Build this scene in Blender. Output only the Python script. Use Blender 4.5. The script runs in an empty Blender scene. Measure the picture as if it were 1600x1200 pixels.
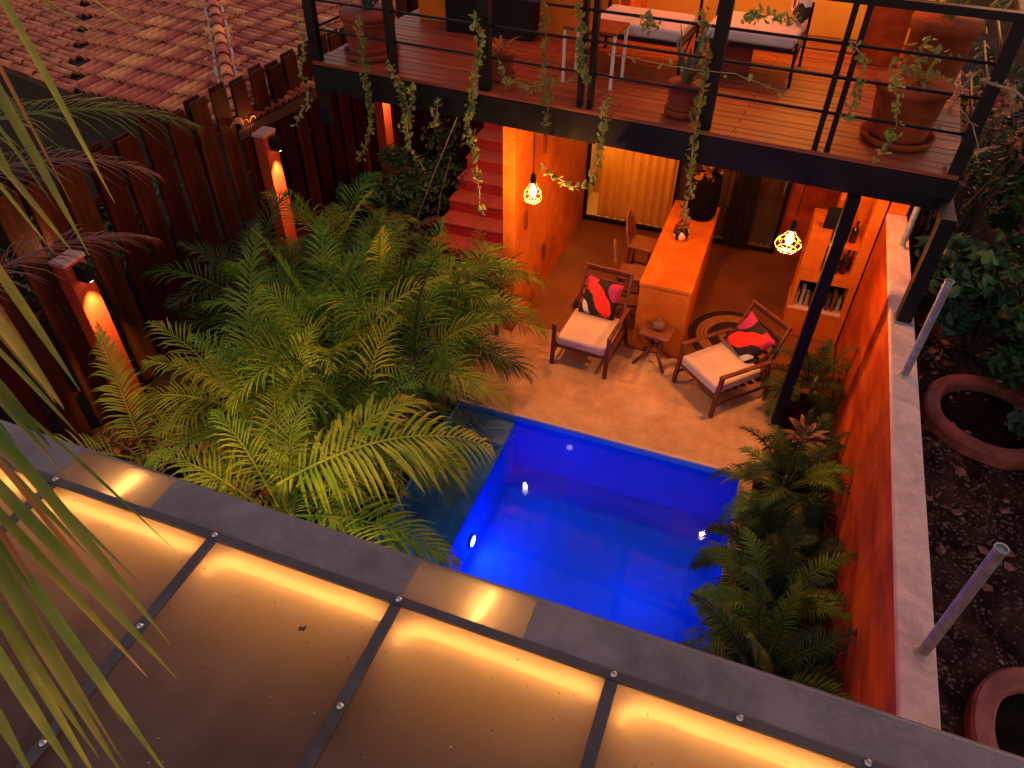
import bpy, bmesh, math, random
from mathutils import Vector, Matrix, noise
random.seed(7)
rnd = random.Random(11)
U = rnd.uniform
sc = bpy.context.scene
col = sc.collection

# ------------------------------------------------------------------ camera
def basis(a, b, c):
    f = Vector((math.sin(a)*math.cos(b), math.cos(a)*math.cos(b), -math.sin(b)))
    r = Vector((math.cos(a), -math.sin(a), 0)); u = r.cross(f)
    r2 = math.cos(c)*r + math.sin(c)*u; u2 = -math.sin(c)*r + math.cos(c)*u
    return r2, u2, f
r_, u_, f_ = basis(-0.350443895, 0.726146953, 0.0100613925)
cd = bpy.data.cameras.new('camera'); cam = bpy.data.objects.new('camera', cd); col.objects.link(cam)
cam.matrix_world = Matrix(((r_.x, u_.x, -f_.x, 0), (r_.y, u_.y, -f_.y, 0), (r_.z, u_.z, -f_.z, 5.6), (0, 0, 0, 1)))
cd.sensor_width = 36; cd.lens = 1141.05/1600*36; cd.clip_start = 0.05; cd.clip_end = 400
cd.dof.use_dof = True; cd.dof.focus_distance = 8.0; cd.dof.aperture_fstop = 11
sc.camera = cam

# ------------------------------------------------------------------ world, dusk
w = bpy.data.worlds.new("World"); sc.world = w; w.use_nodes = True
wn = w.node_tree; bg = wn.nodes['Background']
sky = wn.nodes.new('ShaderNodeTexSky'); sky.sky_type = 'NISHITA'; sky.sun_disc = False
SUN_EL, SUN_ROT = math.radians(1.5), math.radians(25)
sky.sun_elevation = SUN_EL; sky.sun_rotation = SUN_ROT
tint = wn.nodes.new('ShaderNodeMix'); tint.data_type = 'RGBA'; tint.blend_type = 'MULTIPLY'; tint.inputs[0].default_value = 1
tint.inputs[7].default_value = (1.0, 0.70, 0.70, 1)
wn.links.new(sky.outputs[0], tint.inputs[6]); wn.links.new(tint.outputs[2], bg.inputs[0])
bg.inputs[1].default_value = 0.9
sd = bpy.data.lights.new('sun', 'SUN'); sd.energy = 0.06; sd.angle = math.radians(25); sd.color = (1, 0.6, 0.5)
so = bpy.data.objects.new('sun', sd); col.objects.link(so)
so.rotation_euler = (math.radians(-65), 0, math.radians(-25))
vs = sc.view_settings; vs.view_transform = 'Standard'; vs.look = 'None'; vs.exposure = 0; vs.gamma = 1
sc.cycles.use_denoising = True; sc.cycles.max_bounces = 7; sc.cycles.transparent_max_bounces = 24
sc.cycles.sample_clamp_indirect = 4.0; sc.cycles.caustics_reflective = False; sc.cycles.caustics_refractive = False

# ------------------------------------------------------------------ helpers
def sock(n, name): return n.inputs[name]
def mat(name, c1, c2=None, rough=0.6, scale=6.0, bump=0.15, bscale=40.0, metal=0.0, stretch=(1, 1, 1), var=0.0,
        trans=0.0, spec=0.5, stain=0.0, sscale=1.3, contrast=(0.35, 0.65), tcol=None, c3=None, coord='Object'):
    m = bpy.data.materials.new(name); m.use_nodes = True; t = m.node_tree; n = t.nodes; L = t.links
    b = n['Principled BSDF']; sock(b, 'Roughness').default_value = rough; sock(b, 'Metallic').default_value = metal
    sock(b, 'Specular IOR Level').default_value = spec
    tc = n.new('ShaderNodeTexCoord'); mp = n.new('ShaderNodeMapping'); mp.inputs['Scale'].default_value = stretch
    L.new(tc.outputs[coord], mp.inputs[0])
    c2 = c2 or tuple(x*0.6 for x in c1)
    nz = n.new('ShaderNodeTexNoise'); nz.inputs['Scale'].default_value = scale; nz.inputs['Detail'].default_value = 8
    nz.inputs['Roughness'].default_value = 0.65; L.new(mp.outputs[0], nz.inputs[0])
    cr = n.new('ShaderNodeValToRGB'); cr.color_ramp.elements[0].position = contrast[0]; cr.color_ramp.elements[1].position = contrast[1]
    cr.color_ramp.elements[0].color = (*c2, 1); cr.color_ramp.elements[1].color = (*c1, 1)
    if c3:
        e = cr.color_ramp.elements.new(0.5*(contrast[0]+contrast[1])); e.color = (*c3, 1)
    L.new(nz.outputs[0], cr.inputs[0]); out = cr.outputs[0]
    if var:
        oi = n.new('ShaderNodeObjectInfo'); hs = n.new('ShaderNodeHueSaturation')
        mr = n.new('ShaderNodeMapRange'); mr.inputs[3].default_value = 1-var; mr.inputs[4].default_value = 1+var
        L.new(oi.outputs['Random'], mr.inputs[0]); L.new(mr.outputs[0], hs.inputs['Value'])
        mr2 = n.new('ShaderNodeMapRange'); mr2.inputs[3].default_value = 0.5-var*0.06; mr2.inputs[4].default_value = 0.5+var*0.06
        L.new(oi.outputs['Random'], mr2.inputs[0]); L.new(mr2.outputs[0], hs.inputs['Hue'])
        L.new(out, hs.inputs['Color']); out = hs.outputs[0]
    if stain:
        n2 = n.new('ShaderNodeTexNoise'); n2.inputs['Scale'].default_value = sscale; n2.inputs['Detail'].default_value = 12; n2.inputs['Roughness'].default_value = .72; n2.inputs['Distortion'].default_value = .8
        L.new(tc.outputs[coord], n2.inputs[0]); r2_ = n.new('ShaderNodeMapRange'); r2_.inputs[1].default_value = .38; r2_.inputs[2].default_value = .62; r2_.inputs[3].default_value = 1-stain; r2_.inputs[4].default_value = 1.0
        L.new(n2.outputs[0], r2_.inputs[0]); mm = n.new('ShaderNodeMix'); mm.data_type = 'RGBA'; mm.blend_type = 'MULTIPLY'; mm.inputs[0].default_value = 1
        L.new(out, mm.inputs[6]); L.new(r2_.outputs[0], mm.inputs[7]); out = mm.outputs[2]
    L.new(out, b.inputs['Base Color'])
    rr = n.new('ShaderNodeMapRange'); rr.inputs[3].default_value = max(0.05, rough-0.12); rr.inputs[4].default_value = min(1, rough+0.15)
    L.new(nz.outputs[0], rr.inputs[0]); L.new(rr.outputs[0], b.inputs['Roughness'])
    if bump:
        nb = n.new('ShaderNodeTexNoise'); nb.inputs['Scale'].default_value = bscale; nb.inputs['Detail'].default_value = 6
        L.new(mp.outputs[0], nb.inputs[0]); bu = n.new('ShaderNodeBump'); bu.inputs['Strength'].default_value = bump
        bu.inputs['Distance'].default_value = 0.02; L.new(nb.outputs[0], bu.inputs['Height']); L.new(bu.outputs[0], b.inputs['Normal'])
    if trans:
        tr = n.new('ShaderNodeBsdfTranslucent'); mx = n.new('ShaderNodeMixShader'); mx.inputs[0].default_value = trans
        if tcol: tr.inputs[0].default_value = (*tcol, 1)
        else: L.new(out, tr.inputs[0])
        L.new(b.outputs[0], mx.inputs[1]); L.new(tr.outputs[0], mx.inputs[2]); L.new(mx.outputs[0], n['Material Output'].inputs[0])
    return m
def emit(name, c, s):
    m = bpy.data.materials.new(name); m.use_nodes = True; t = m.node_tree; t.nodes.clear()
    e = t.nodes.new('ShaderNodeEmission'); e.inputs[0].default_value = (*c, 1); e.inputs[1].default_value = s
    o = t.nodes.new('ShaderNodeOutputMaterial'); t.links.new(e.outputs[0], o.inputs[0]); return m
def glassy(name, c, alpha, rough=0.03):
    m = bpy.data.materials.new(name); m.use_nodes = True; t = m.node_tree; n = t.nodes; n.clear(); L = t.links
    tr = n.new('ShaderNodeBsdfTransparent'); tr.inputs[0].default_value = (*c, 1)
    gl = n.new('ShaderNodeBsdfGlossy'); gl.inputs['Roughness'].default_value = rough
    fr = n.new('ShaderNodeFresnel'); fr.inputs[0].default_value = 1.33
    ad = n.new('ShaderNodeMath'); ad.operation = 'ADD'; ad.inputs[1].default_value = alpha; L.new(fr.outputs[0], ad.inputs[0])
    mx = n.new('ShaderNodeMixShader'); o = n.new('ShaderNodeOutputMaterial')
    L.new(ad.outputs[0], mx.inputs[0]); L.new(tr.outputs[0], mx.inputs[1]); L.new(gl.outputs[0], mx.inputs[2]); L.new(mx.outputs[0], o.inputs[0])
    return m

class MB:
    def __init__(s): s.v = []; s.f = []
    def add(s, vs, fs, M=None):
        o = len(s.v); s.v += [tuple(M @ Vector(v)) if M else tuple(v) for v in vs]; s.f += [tuple(i+o for i in f) for f in fs]; return s
    def box(s, x0, x1, y0, y1, z0, z1, M=None):
        return s.add([(x0,y0,z0),(x1,y0,z0),(x1,y1,z0),(x0,y1,z0),(x0,y0,z1),(x1,y0,z1),(x1,y1,z1),(x0,y1,z1)],
                     [(0,3,2,1),(4,5,6,7),(0,1,5,4),(1,2,6,5),(2,3,7,6),(3,0,4,7)], M)
    def bar(s, a, b, w, h=None, up=(0, 0, 1)):
        a = Vector(a); b = Vector(b); d = (b-a); Ln = d.length; d.normalize(); h = h or w
        up = Vector(up)
        if abs(d.dot(up)) > 0.98: up = Vector((0, 1, 0))
        x = d.cross(up).normalized(); y = x.cross(d)
        M = Matrix(((x.x, y.x, d.x, a.x), (x.y, y.y, d.y, a.y), (x.z, y.z, d.z, a.z), (0, 0, 0, 1)))
        return s.box(-w/2, w/2, -h/2, h/2, 0, Ln, M)
    def tube(s, pts, r, n=8, cap=True):
        pts = [Vector(p) for p in pts]; k = len(pts); rs = r if isinstance(r, (list, tuple)) else [r]*k
        o = len(s.v); up = None
        for i, p in enumerate(pts):
            d = (pts[min(i+1, k-1)]-pts[max(i-1, 0)]).normalized()
            if up is None:
                up = Vector((0, 0, 1)) if abs(d.z) < 0.9 else Vector((1, 0, 0))
            x = d.cross(up).normalized(); up = x.cross(d).normalized()
            for j in range(n):
                a = 2*math.pi*j/n; s.v.append(tuple(p + rs[i]*(math.cos(a)*x+math.sin(a)*up)))
        for i in range(k-1):
            for j in range(n):
                s.f.append((o+i*n+j, o+i*n+(j+1) % n, o+(i+1)*n+(j+1) % n, o+(i+1)*n+j))
        if cap:
            s.f.append(tuple(o+j for j in range(n))[::-1]); s.f.append(tuple(o+(k-1)*n+j for j in range(n)))
        return s
    def lathe(s, prof, n=24, c=(0, 0, 0), wob=0):
        o = len(s.v); k = len(prof)
        for r, z in prof:
            for j in range(n):
                a = 2*math.pi*j/n; rr = r*(1+wob*math.sin(3*a+z*9)); s.v.append((c[0]+rr*math.cos(a), c[1]+rr*math.sin(a), c[2]+z))
        for i in range(k-1):
            for j in range(n): s.f.append((o+i*n+j, o+i*n+(j+1) % n, o+(i+1)*n+(j+1) % n, o+(i+1)*n+j))
        s.f.append(tuple(o+j for j in range(n))[::-1]); s.f.append(tuple(o+(k-1)*n+j for j in range(n))); return s
    def mesh(s, name, m, smooth=False):
        me = bpy.data.meshes.new(name); me.from_pydata(s.v, [], s.f); me.materials.append(m)
        if smooth: me.polygons.foreach_set('use_smooth', [True]*len(me.polygons))
        me.update(); return me
    def build(s, name, m, parent=None, bevel=0, smooth=False, label=None, kind=None, loc=None, rz=0):
        return link(name, s.mesh(name, m, smooth), parent, bevel, label, kind, loc, rz)
def link(name, me, parent=None, bevel=0, label=None, kind=None, loc=None, rz=0):
    o = bpy.data.objects.new(name, me); col.objects.link(o)
    if parent is not None: o.parent = parent
    if loc is not None: o.location = loc
    if rz: o.rotation_euler = (0, 0, rz)
    if bevel:
        b = o.modifiers.new('b', 'BEVEL'); b.width = bevel; b.segments = 2; b.limit_method = 'ANGLE'
    if label: o['label'] = label
    if kind: o['kind'] = kind
    return o
def tag(o, label, cat, group=None):
    o['label'] = label; o['category'] = cat
    if group: o['group'] = group
    return o
def thing(name, label, cat, loc=(0, 0, 0), rz=0, group=None):
    o = bpy.data.objects.new(name, None); col.objects.link(o); o.empty_display_size = 0.1
    o.location = loc; o.rotation_euler = (0, 0, rz); return tag(o, label, cat, group)
def dup(root, label, loc=None, rz=None):
    r = root.copy(); col.objects.link(r); r['label'] = label
    if loc is not None: r.location = loc
    if rz is not None: r.rotation_euler = (0, 0, rz)
    for ch in list(root.children):
        c = ch.copy(); col.objects.link(c); c.parent = r
        for g in ch.children:
            d = g.copy(); col.objects.link(d); d.parent = c
    return r
def lamp(name, loc, e, color, parent=None, r=0.03, kind='POINT', target=None, spot=70, blend=0.5, size=None):
    ld = bpy.data.lights.new(name, kind); ld.energy = e; ld.color = color
    if kind == 'AREA': ld.shape = 'RECTANGLE'; ld.size, ld.size_y = size
    else: ld.shadow_soft_size = r
    if kind == 'SPOT': ld.spot_size = math.radians(spot); ld.spot_blend = blend
    o = bpy.data.objects.new(name, ld); col.objects.link(o); o.location = loc
    if target is not None:
        o.rotation_euler = (Vector(target)-Vector(loc)).to_track_quat('-Z', 'Y').to_euler()
    if parent is not None: o.parent = parent
    return o

# ------------------------------------------------------------------ materials
WARM = (1.0, 0.42, 0.10); AMBER = (1.0, 0.50, 0.16); RED = (1.0, 0.22, 0.05)
m_black = mat('black_steel', (.006, .006, .009), (.003, .003, .005), .5, 5, .05, spec=.25)
m_orange = mat('orange_polished_plaster', (.76, .215, .020), (.58, .13, .012), .8, 2.2, .2, 14, stain=.28, sscale=1.6, spec=.12)
m_redwall = mat('red_brushed_plaster', (.66, .105, .012), (.30, .030, .006), .6, 2.6, .3, 9, stretch=(1, .5, 1.6), c3=(.50, .07, .010), spec=.15, stain=.45, sscale=1.1)
m_cap = mat('pink_cement_cap', (.86, .56, .50), (.66, .40, .35), .85, 3, stain=.3, sscale=5, bump=.1, bscale=60) # .1, 60)
m_stair = mat('red_cement', (.50, .035, .024), (.36, .02, .015), .7, 4, .08, 30)
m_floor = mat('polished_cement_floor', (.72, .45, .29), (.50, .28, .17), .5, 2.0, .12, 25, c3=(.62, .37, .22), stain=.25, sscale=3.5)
m_floor_shaded = mat('shaded_cement_floor', (.24, .085, .028), (.14, .048, .018), .5, 1.4, .06, 20)  # same cement as the patio, with the indoor shade put into its colour
m_lip = mat('pale_pool_edge', (.60, .48, .46), (.5, .38, .36), .6, 6)
m_pool = mat('blue_pool_plaster', (.06, .34, .76), (.04, .28, .66), .7, 2.5, .05, 20)
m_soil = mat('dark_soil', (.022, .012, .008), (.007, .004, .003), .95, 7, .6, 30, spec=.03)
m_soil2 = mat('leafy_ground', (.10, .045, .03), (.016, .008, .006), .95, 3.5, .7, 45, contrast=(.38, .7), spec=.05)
m_fence = mat('fence_wood', (.088, .011, .004), (.018, .003, .002), .75, 3, .25, 12, stretch=(6, 6, .8), var=.35, spec=.15)
m_postred = mat('red_cement_post', (.60, .07, .02), (.45, .045, .015), .75, 5, .12, 30)
m_tile = mat('clay_tile', (.72, .22, .10), (.26, .07, .04), .85, 5, .3, 40, var=.42)
m_mortar = mat('pale_mortar', (.52, .42, .38), (.3, .22, .2), .9, 12, .3, 40)
m_plank = mat('deck_plank_wood', (.30, .065, .024), (.14, .03, .012), .5, 2.5, .15, 10, stretch=(.6, 9, 9), var=.14)
m_terra = mat('terracotta', (.34, .075, .022), (.20, .04, .013), .85, 4, .15, 30, spec=.2, stain=.4, sscale=4)
m_terra_d = mat('dark_red_terracotta', (.24, .035, .02), (.15, .02, .012), .8, 5, .15, 30)
m_wood = mat('reddish_wood', (.17, .045, .022), (.08, .02, .012), .4, 3, .1, 12, stretch=(5, 5, 1))
m_wood2 = mat('brown_carved_wood', (.26, .09, .04), (.13, .04, .02), .5, 5, .15, 16)
m_cush = mat('beige_cushion', (.66, .50, .44), (.55, .40, .35), .9, 3, .15, 160)
m_white = mat('white_paint', (.78, .74, .7), (.66, .62, .58), .6, 6, .05)
m_curtain = mat('amber_curtain', (.85, .40, .07), (.70, .30, .05), .85, 2, .05, 60, trans=.55)
m_curt_d = mat('brown_curtain', (.26, .13, .05), (.16, .08, .03), .9, 3, .05, 60, trans=.25)
m_curt_b = mat('black_cloth', (.02, .012, .014), (.01, .006, .008), .95, 5, .1, 60)
m_metal = mat('galvanized_metal', (.36, .36, .40), (.18, .18, .21), .5, 14, .1, 60, metal=.35)
m_ledge = mat('grey_flashing', (.215, .175, .185), (.13, .105, .115), .5, 3.5, .1, 70, c3=(.18, .145, .155), stain=.35, sscale=4)
m_clamp = mat('dark_clamp_strip', (.07, .055, .06), (.04, .03, .035), .5, 8, .1, 60)
m_rock = mat('pebble', (.24, .13, .09), (.07, .035, .025), .9, 9, .2, 40)
m_dry = mat('dry_leaf', (.50, .22, .15), (.14, .05, .03), .8, 6, .1, 30, trans=.2)
m_bark = mat('bark', (.12, .07, .04), (.05, .03, .02), .9, 9, .4, 30)
def leafmat(n, a, b, tr=.3, rough=.48, sc_=3.0, c3=None): return mat(n, a, b, rough, sc_, .04, 30, var=.22, trans=tr, c3=c3, spec=.3, contrast=(.38, .62))
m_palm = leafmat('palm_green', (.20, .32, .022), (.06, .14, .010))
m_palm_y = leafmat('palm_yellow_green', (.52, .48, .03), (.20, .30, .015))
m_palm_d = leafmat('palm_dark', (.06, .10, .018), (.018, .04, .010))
m_palm_o = leafmat('palm_dry_orange', (.46, .20, .05), (.25, .10, .03))
m_blade = leafmat('near_blade', (.42, .36, .05), (.08, .15, .015), .25, .4, 1.6, c3=(.22, .24, .03))
m_bladetip = leafmat('blade_tip', (.50, .27, .20), (.30, .14, .08), .2)
m_vine = leafmat('vine_leaf', (.30, .34, .09), (.12, .18, .04))
m_shrub = leafmat('shrub_leaf', (.05, .13, .035), (.012, .035, .012), .2, .4)
m_shrub2 = leafmat('round_leaf', (.07, .19, .09), (.02, .06, .03), .2, .35)
m_brom = leafmat('red_striped_leaf', (.42, .13, .12), (.12, .10, .05), .2)
m_stem = mat('pale_stem', (.34, .24, .13), (.2, .14, .08), .8, 9, .1)
m_glass = glassy('window_glass', (.95, .95, .95), .02)
def watermat(tc_=(.32, .54, .98)):
    m = glassy('pool_water', tc_, .0, .012); t = m.node_tree; n = t.nodes; L = t.links
    tc = n.new('ShaderNodeTexCoord'); nz = n.new('ShaderNodeTexNoise'); nz.inputs['Scale'].default_value = 5; nz.inputs['Detail'].default_value = 3
    bu = n.new('ShaderNodeBump'); bu.inputs['Strength'].default_value = .10; bu.inputs['Distance'].default_value = .01
    L.new(tc.outputs['Object'], nz.inputs[0]); L.new(nz.outputs[0], bu.inputs['Height'])
    for x in n:
        if x.type in ('BSDF_GLOSSY', 'FRESNEL'): L.new(bu.outputs[0], x.inputs['Normal'])
    return m
m_water = watermat()
def cushmat():
    m = mat('lips_pattern_cloth', (.5, .5, .5), rough=.85, bump=.05); t = m.node_tree; n = t.nodes; L = t.links; b = n['Principled BSDF']
    tc = n.new('ShaderNodeTexCoord')
    def blob(cx, cy, rx, ry, rot, dist):
        mp = n.new('ShaderNodeMapping'); mp.vector_type = 'TEXTURE'; mp.inputs['Location'].default_value = (cx, cy, 0)
        mp.inputs['Rotation'].default_value = (0, 0, rot); mp.inputs['Scale'].default_value = (rx, ry, 1e3)
        nz = n.new('ShaderNodeTexNoise'); nz.inputs['Scale'].default_value = 9; L.new(tc.outputs['Object'], nz.inputs[0])
        ad = n.new('ShaderNodeVectorMath'); ad.operation = 'SCALE'; ad.inputs['Scale'].default_value = dist; L.new(nz.outputs['Color'], ad.inputs[0])
        a2 = n.new('ShaderNodeVectorMath'); a2.operation = 'ADD'; L.new(tc.outputs['Object'], a2.inputs[0]); L.new(ad.outputs[0], a2.inputs[1])
        L.new(a2.outputs[0], mp.inputs[0]); ln = n.new('ShaderNodeVectorMath'); ln.operation = 'LENGTH'; L.new(mp.outputs[0], ln.inputs[0])
        c = n.new('ShaderNodeMath'); c.operation = 'LESS_THAN'; c.inputs[1].default_value = 1; L.new(ln.outputs['Value'], c.inputs[0]); return c.outputs[0]
    cur = None
    def lay(f, colr):
        nonlocal cur
        mx = n.new('ShaderNodeMix'); mx.data_type = 'RGBA'; L.new(f, mx.inputs[0])
        if cur is None: mx.inputs[6].default_value = (.015, .008, .012, 1)
        else: L.new(cur, mx.inputs[6])
        mx.inputs[7].default_value = (*colr, 1); cur = mx.outputs[2]
    lay(blob(-.2, .2, .16, .12, .6, .05), (.45, .02, .10)); lay(blob(.2, .16, .10, .13, .2, .05), (.40, .02, .12))
    lay(blob(-.12, -.12, .035, .10, .5, .04), (.75, .72, .68)); lay(blob(.1, -.19, .12, .04, .5, .06), (.45, .02, .04))
    lay(blob(-.02, .10, .16, .075, -.7, .05), (.85, .03, .012)); lay(blob(.07, -.02, .17, .085, -.8, .05), (.85, .03, .012))
    L.new(cur, b.inputs['Base Color']); return m
m_pillow = cushmat()
def potmat():
    m = mat('black_white_patterned_ceramic', (.8, .7, .6), rough=.4, bump=0); t = m.node_tree; n = t.nodes; L = t.links
    v = n.new('ShaderNodeTexVoronoi'); v.inputs['Scale'].default_value = 14; tc = n.new('ShaderNodeTexCoord'); L.new(tc.outputs['Object'], v.inputs[0])
    cr = n.new('ShaderNodeValToRGB'); cr.color_ramp.interpolation = 'CONSTANT'; cr.color_ramp.elements[0].color = (.8, .7, .6, 1)
    cr.color_ramp.elements[1].position = .5; cr.color_ramp.elements[1].color = (.01, .01, .012, 1)
    L.new(v.outputs[1], cr.inputs[0]); L.new(cr.outputs[0], n['Principled BSDF'].inputs['Base Color']); return m
m_pot = potmat()

# ------------------------------------------------------------------ ground, patio, pool  (z = 0 is the patio)
PX0, PX1, PY0, PY1 = -2.62, 0.49, 2.3, 5.45
g = MB()
B = 70
for (a, b, c, d) in ((-B, B, -B, PY0), (-B, B, PY1, B), (-B, PX0, PY0, PY1), (PX1, B, PY0, PY1)):
    g.add([(a, c, -.03), (b, c, -.03), (b, d, -.03), (a, d, -.03)], [(0, 1, 2, 3)])
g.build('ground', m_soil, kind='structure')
f = MB()
f.box(-3.0, .78, PY1, 7.0, -.2, 0); f.box(-3.0, 1.31, 7.0, 7.06, -.2, 0); f.box(PX1, .62, PY0, PY1, -.2, 0)
f.build('patio_floor', m_floor, kind='structure')
f = MB(); f.box(-2.5, 1.31, 7.062, 10.0, -.2, -.004); f.build('room_floor', m_floor_shaded, kind='structure')
lip = MB(); lip.box(PX0, PX1+.035, PY1-.005, PY1+.035, -.02, .006); lip.box(PX1-.004, PX1+.035, PY0, PY1-.005, -.02, .006)
lip.build('pool_edge', m_lip, kind='structure', bevel=.006)
FLZ = -0.78
PY1 -= .004; PX1 -= .004
p = MB()  # basin with a shelf down the left side and a step in the far corner
def q4(mb, a, b, c, d): mb.add([a, b, c, d], [(0, 1, 2, 3)])
SX = -1.93; SZ = -.105
q4(p, (SX, PY0, FLZ), (PX1, PY0, FLZ), (PX1, PY1, FLZ), (SX, PY1, FLZ))
q4(p, (PX1, PY1, FLZ), (PX1, PY0, FLZ), (PX1, PY0, 0), (PX1, PY1, 0))
q4(p, (SX, PY1, FLZ), (PX1, PY1, FLZ), (PX1, PY1, 0), (SX, PY1, 0)); q4(p, (PX0, PY1, SZ), (SX, PY1, SZ), (SX, PY1, 0), (PX0, PY1, 0))
q4(p, (SX, PY0, FLZ), (PX1, PY0, FLZ), (PX1, PY0, 0), (SX, PY0, 0)); q4(p, (PX0, PY0, SZ), (SX, PY0, SZ), (SX, PY0, 0), (PX0, PY0, 0))
q4(p, (PX0, PY0, SZ), (PX0, PY1, SZ), (PX0, PY1, 0), (PX0, PY0, 0)); q4(p, (PX0, PY0, SZ), (SX, PY0, SZ), (SX, PY1, SZ), (PX0, PY1, SZ))
q4(p, (SX, PY0, FLZ), (SX, PY1, FLZ), (SX, PY1, SZ), (SX, PY0, SZ))
sfm = MB().box(PX0+.003, SX-.003, PY0, PY1-.003, SZ-.02, SZ+.006); sfm.build('pool_shelf', mat('brightened_blue_shelf', (.12, .36, .92), (.09, .30, .84), .7, 3), kind='structure'); p.build('pool_basin', m_pool, kind='structure'); PY1 += .004; PX1 += .004  # shelf sheet coloured paler than the basin to stand in for sky light
st = MB(); st.box(PX0+.002, SX-.02, PY1-.40, PY1-.002, SZ+.007, -.088); st.build('pool_step', mat('pale_step', (.50, .62, .88), (.42, .54, .8), .7, 3), kind='structure', bevel=.01)
wt = MB(); wt.box(PX0+.004, PX1-.004, PY0, PY1-.006, -.085, -.08); wt = MB().add([(SX, PY0, -.08), (PX1, PY0, -.08), (PX1, PY1, -.08), (SX, PY1, -.08), (PX0, PY0, -.08), (PX0, PY1, -.08)], [(0, 1, 2, 3), (4, 0, 3, 5)])
wo = wt.build('pool_water', m_water, kind='structure'); wo.data.materials.append(watermat((.74, .90, 1.0))); wo.data.polygons[1].material_index = 1
pl = thing('pool_lamp', 'round white underwater lamp glowing on the left wall of the pool', 'pool lamp', (SX+.03, 4.08, -.52))
MB().lathe([(.055, 0), (.055, .008)], 20).build('lens', emit('pool_lamp_glow', (.55, .75, 1), 30), pl).rotation_euler = (0, math.pi/2, 0)
MB().lathe([(.075, -.012), (.075, .004), (.056, .004)], 20).build('trim_ring', m_metal, pl).rotation_euler = (0, math.pi/2, 0)
PB = (.0, .03, 1.0)
lamp('pool_lamp_and_fill', (.14, .0, .02), 13, PB, pl, r=.08)
lamp('pool_lamp_and_fill', (1.0, -.9, .25), 19, PB, pl, r=.3)  # this and the next two are added fill lights, no lamp stands there
lamp('pool_lamp_and_fill', (1.7, .1, .25), 10, (0.0, .10, 1.0), pl, r=.3)
lamp('pool_lamp_and_fill', (.6, .7, .20), 3.5, (0.0, .06, 1.0), pl, r=.25)

# ------------------------------------------------------------------ right boundary wall and the neighbour's garden
bw = thing('boundary_wall', 'long red plastered garden wall with a pale pink cap', 'wall', (1.33, 0, 0))
MB().box(0, .19, 1.6, 8.02, -.1, 1.74).build('wall_body', m_redwall, bw)
MB().box(-.004, .196, 1.6, 8.05, 1.742, 1.80).build('cap', m_cap, bw, bevel=.008)
GZ = .6
gm = MB(); nx, ny = 50, 90
for j in range(ny+1):
    for i in range(nx+1):
        x = 1.522+i*.2; y = -1+j*.2
        z = GZ + .05*noise.noise((x*.9, y*.9, 0)) + .02*noise.noise((x*5, y*5, 3)) + max(0, (x-3.2))*.12 + max(0, y-7)*.08
        gm.v.append((x, y, z))
for j in range(ny):
    for i in range(nx):
        a = j*(nx+1)+i; gm.f.append((a, a+1, a+nx+2, a+nx+1))
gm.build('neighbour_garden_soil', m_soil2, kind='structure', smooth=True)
# galvanized pipes
for (x, y, h, lx, lab) in ((1.45, 2.72, .98, 0, 'nearest galvanized pipe standing on the pink wall cap, by the terracotta ring below'),
                           (1.42, 5.23, .90, 0, 'galvanized pipe standing on the pink wall cap just in front of the black balcony post'),
                           (1.45, 7.35, .62, 0, 'galvanized pipe on the pink wall cap behind the black balcony post, under the deck')):
    t = thing('metal_pipe', lab, 'pipe', (x, y, 1.8), 0, 'metal pipes on the boundary wall')
    mb = MB().tube([(0, 0, -.02), (0, 0, h)], .03, 16, cap=False).tube([(0, 0, h), (0, 0, h-.3)], .025, 16, cap=False)
    mb.build('pipe', m_metal, t, smooth=True)
    MB().lathe([(.031, h-.012), (.0335, h-.01), (.0335, h), (.026, h+.001), (.0255, h-.05)], 16).build('rim', m_metal, t)
    MB().lathe([(.05, 0), (.04, .012), (.031, .02)], 14, wob=.1).build('mortar_collar', m_mortar, t)
# terracotta planter rings
def ring(cx, cy, lab, gap=None):
    t = MB(); n = 60; R0, R1, h = .45, .60, .17
    sec = [(R1, 0), (R1, h*.85), (R1-.02, h), (R0+.02, h), (R0, h*.85), (R0, 0)]
    for i in range(n+1):
        a = 2*math.pi*i/n
        wob = 1+.012*math.sin(5*a+cx)
        for r, z in sec: t.v.append((r*wob*math.cos(a), r*wob*math.sin(a), z-.03))
    for i in range(n):
        for k in range(5): t.f.append((i*6+k, (i+1)*6+k, (i+1)*6+k+1, i*6+k+1))
    return tag(t.build('planter_ring', m_ring, loc=(cx, cy, GZ), bevel=0, smooth=False), lab, 'planter ring', 'planter rings in the neighbour garden')
m_ring = mat('pink_clay_ring', (.46, .13, .105), (.32, .08, .065), .8, 5, .2, 40, stain=.45, sscale=5)
ring(2.60, 6.40, 'pinkish clay planter ring on the ground half hidden under green shrub leaves')
ring(2.74, 3.08, 'pinkish clay planter ring at the bottom right corner beside the grey ledge')
for (cx, cy) in ((2.6, 6.4), (2.74, 3.08)):
    d = MB(); d.lathe([(.449, -.1), (.449, .03), (.2, .06), (.01, .07)], 24, (cx, cy, GZ)); d.build('planter_soil', m_soil, kind='structure')
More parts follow.
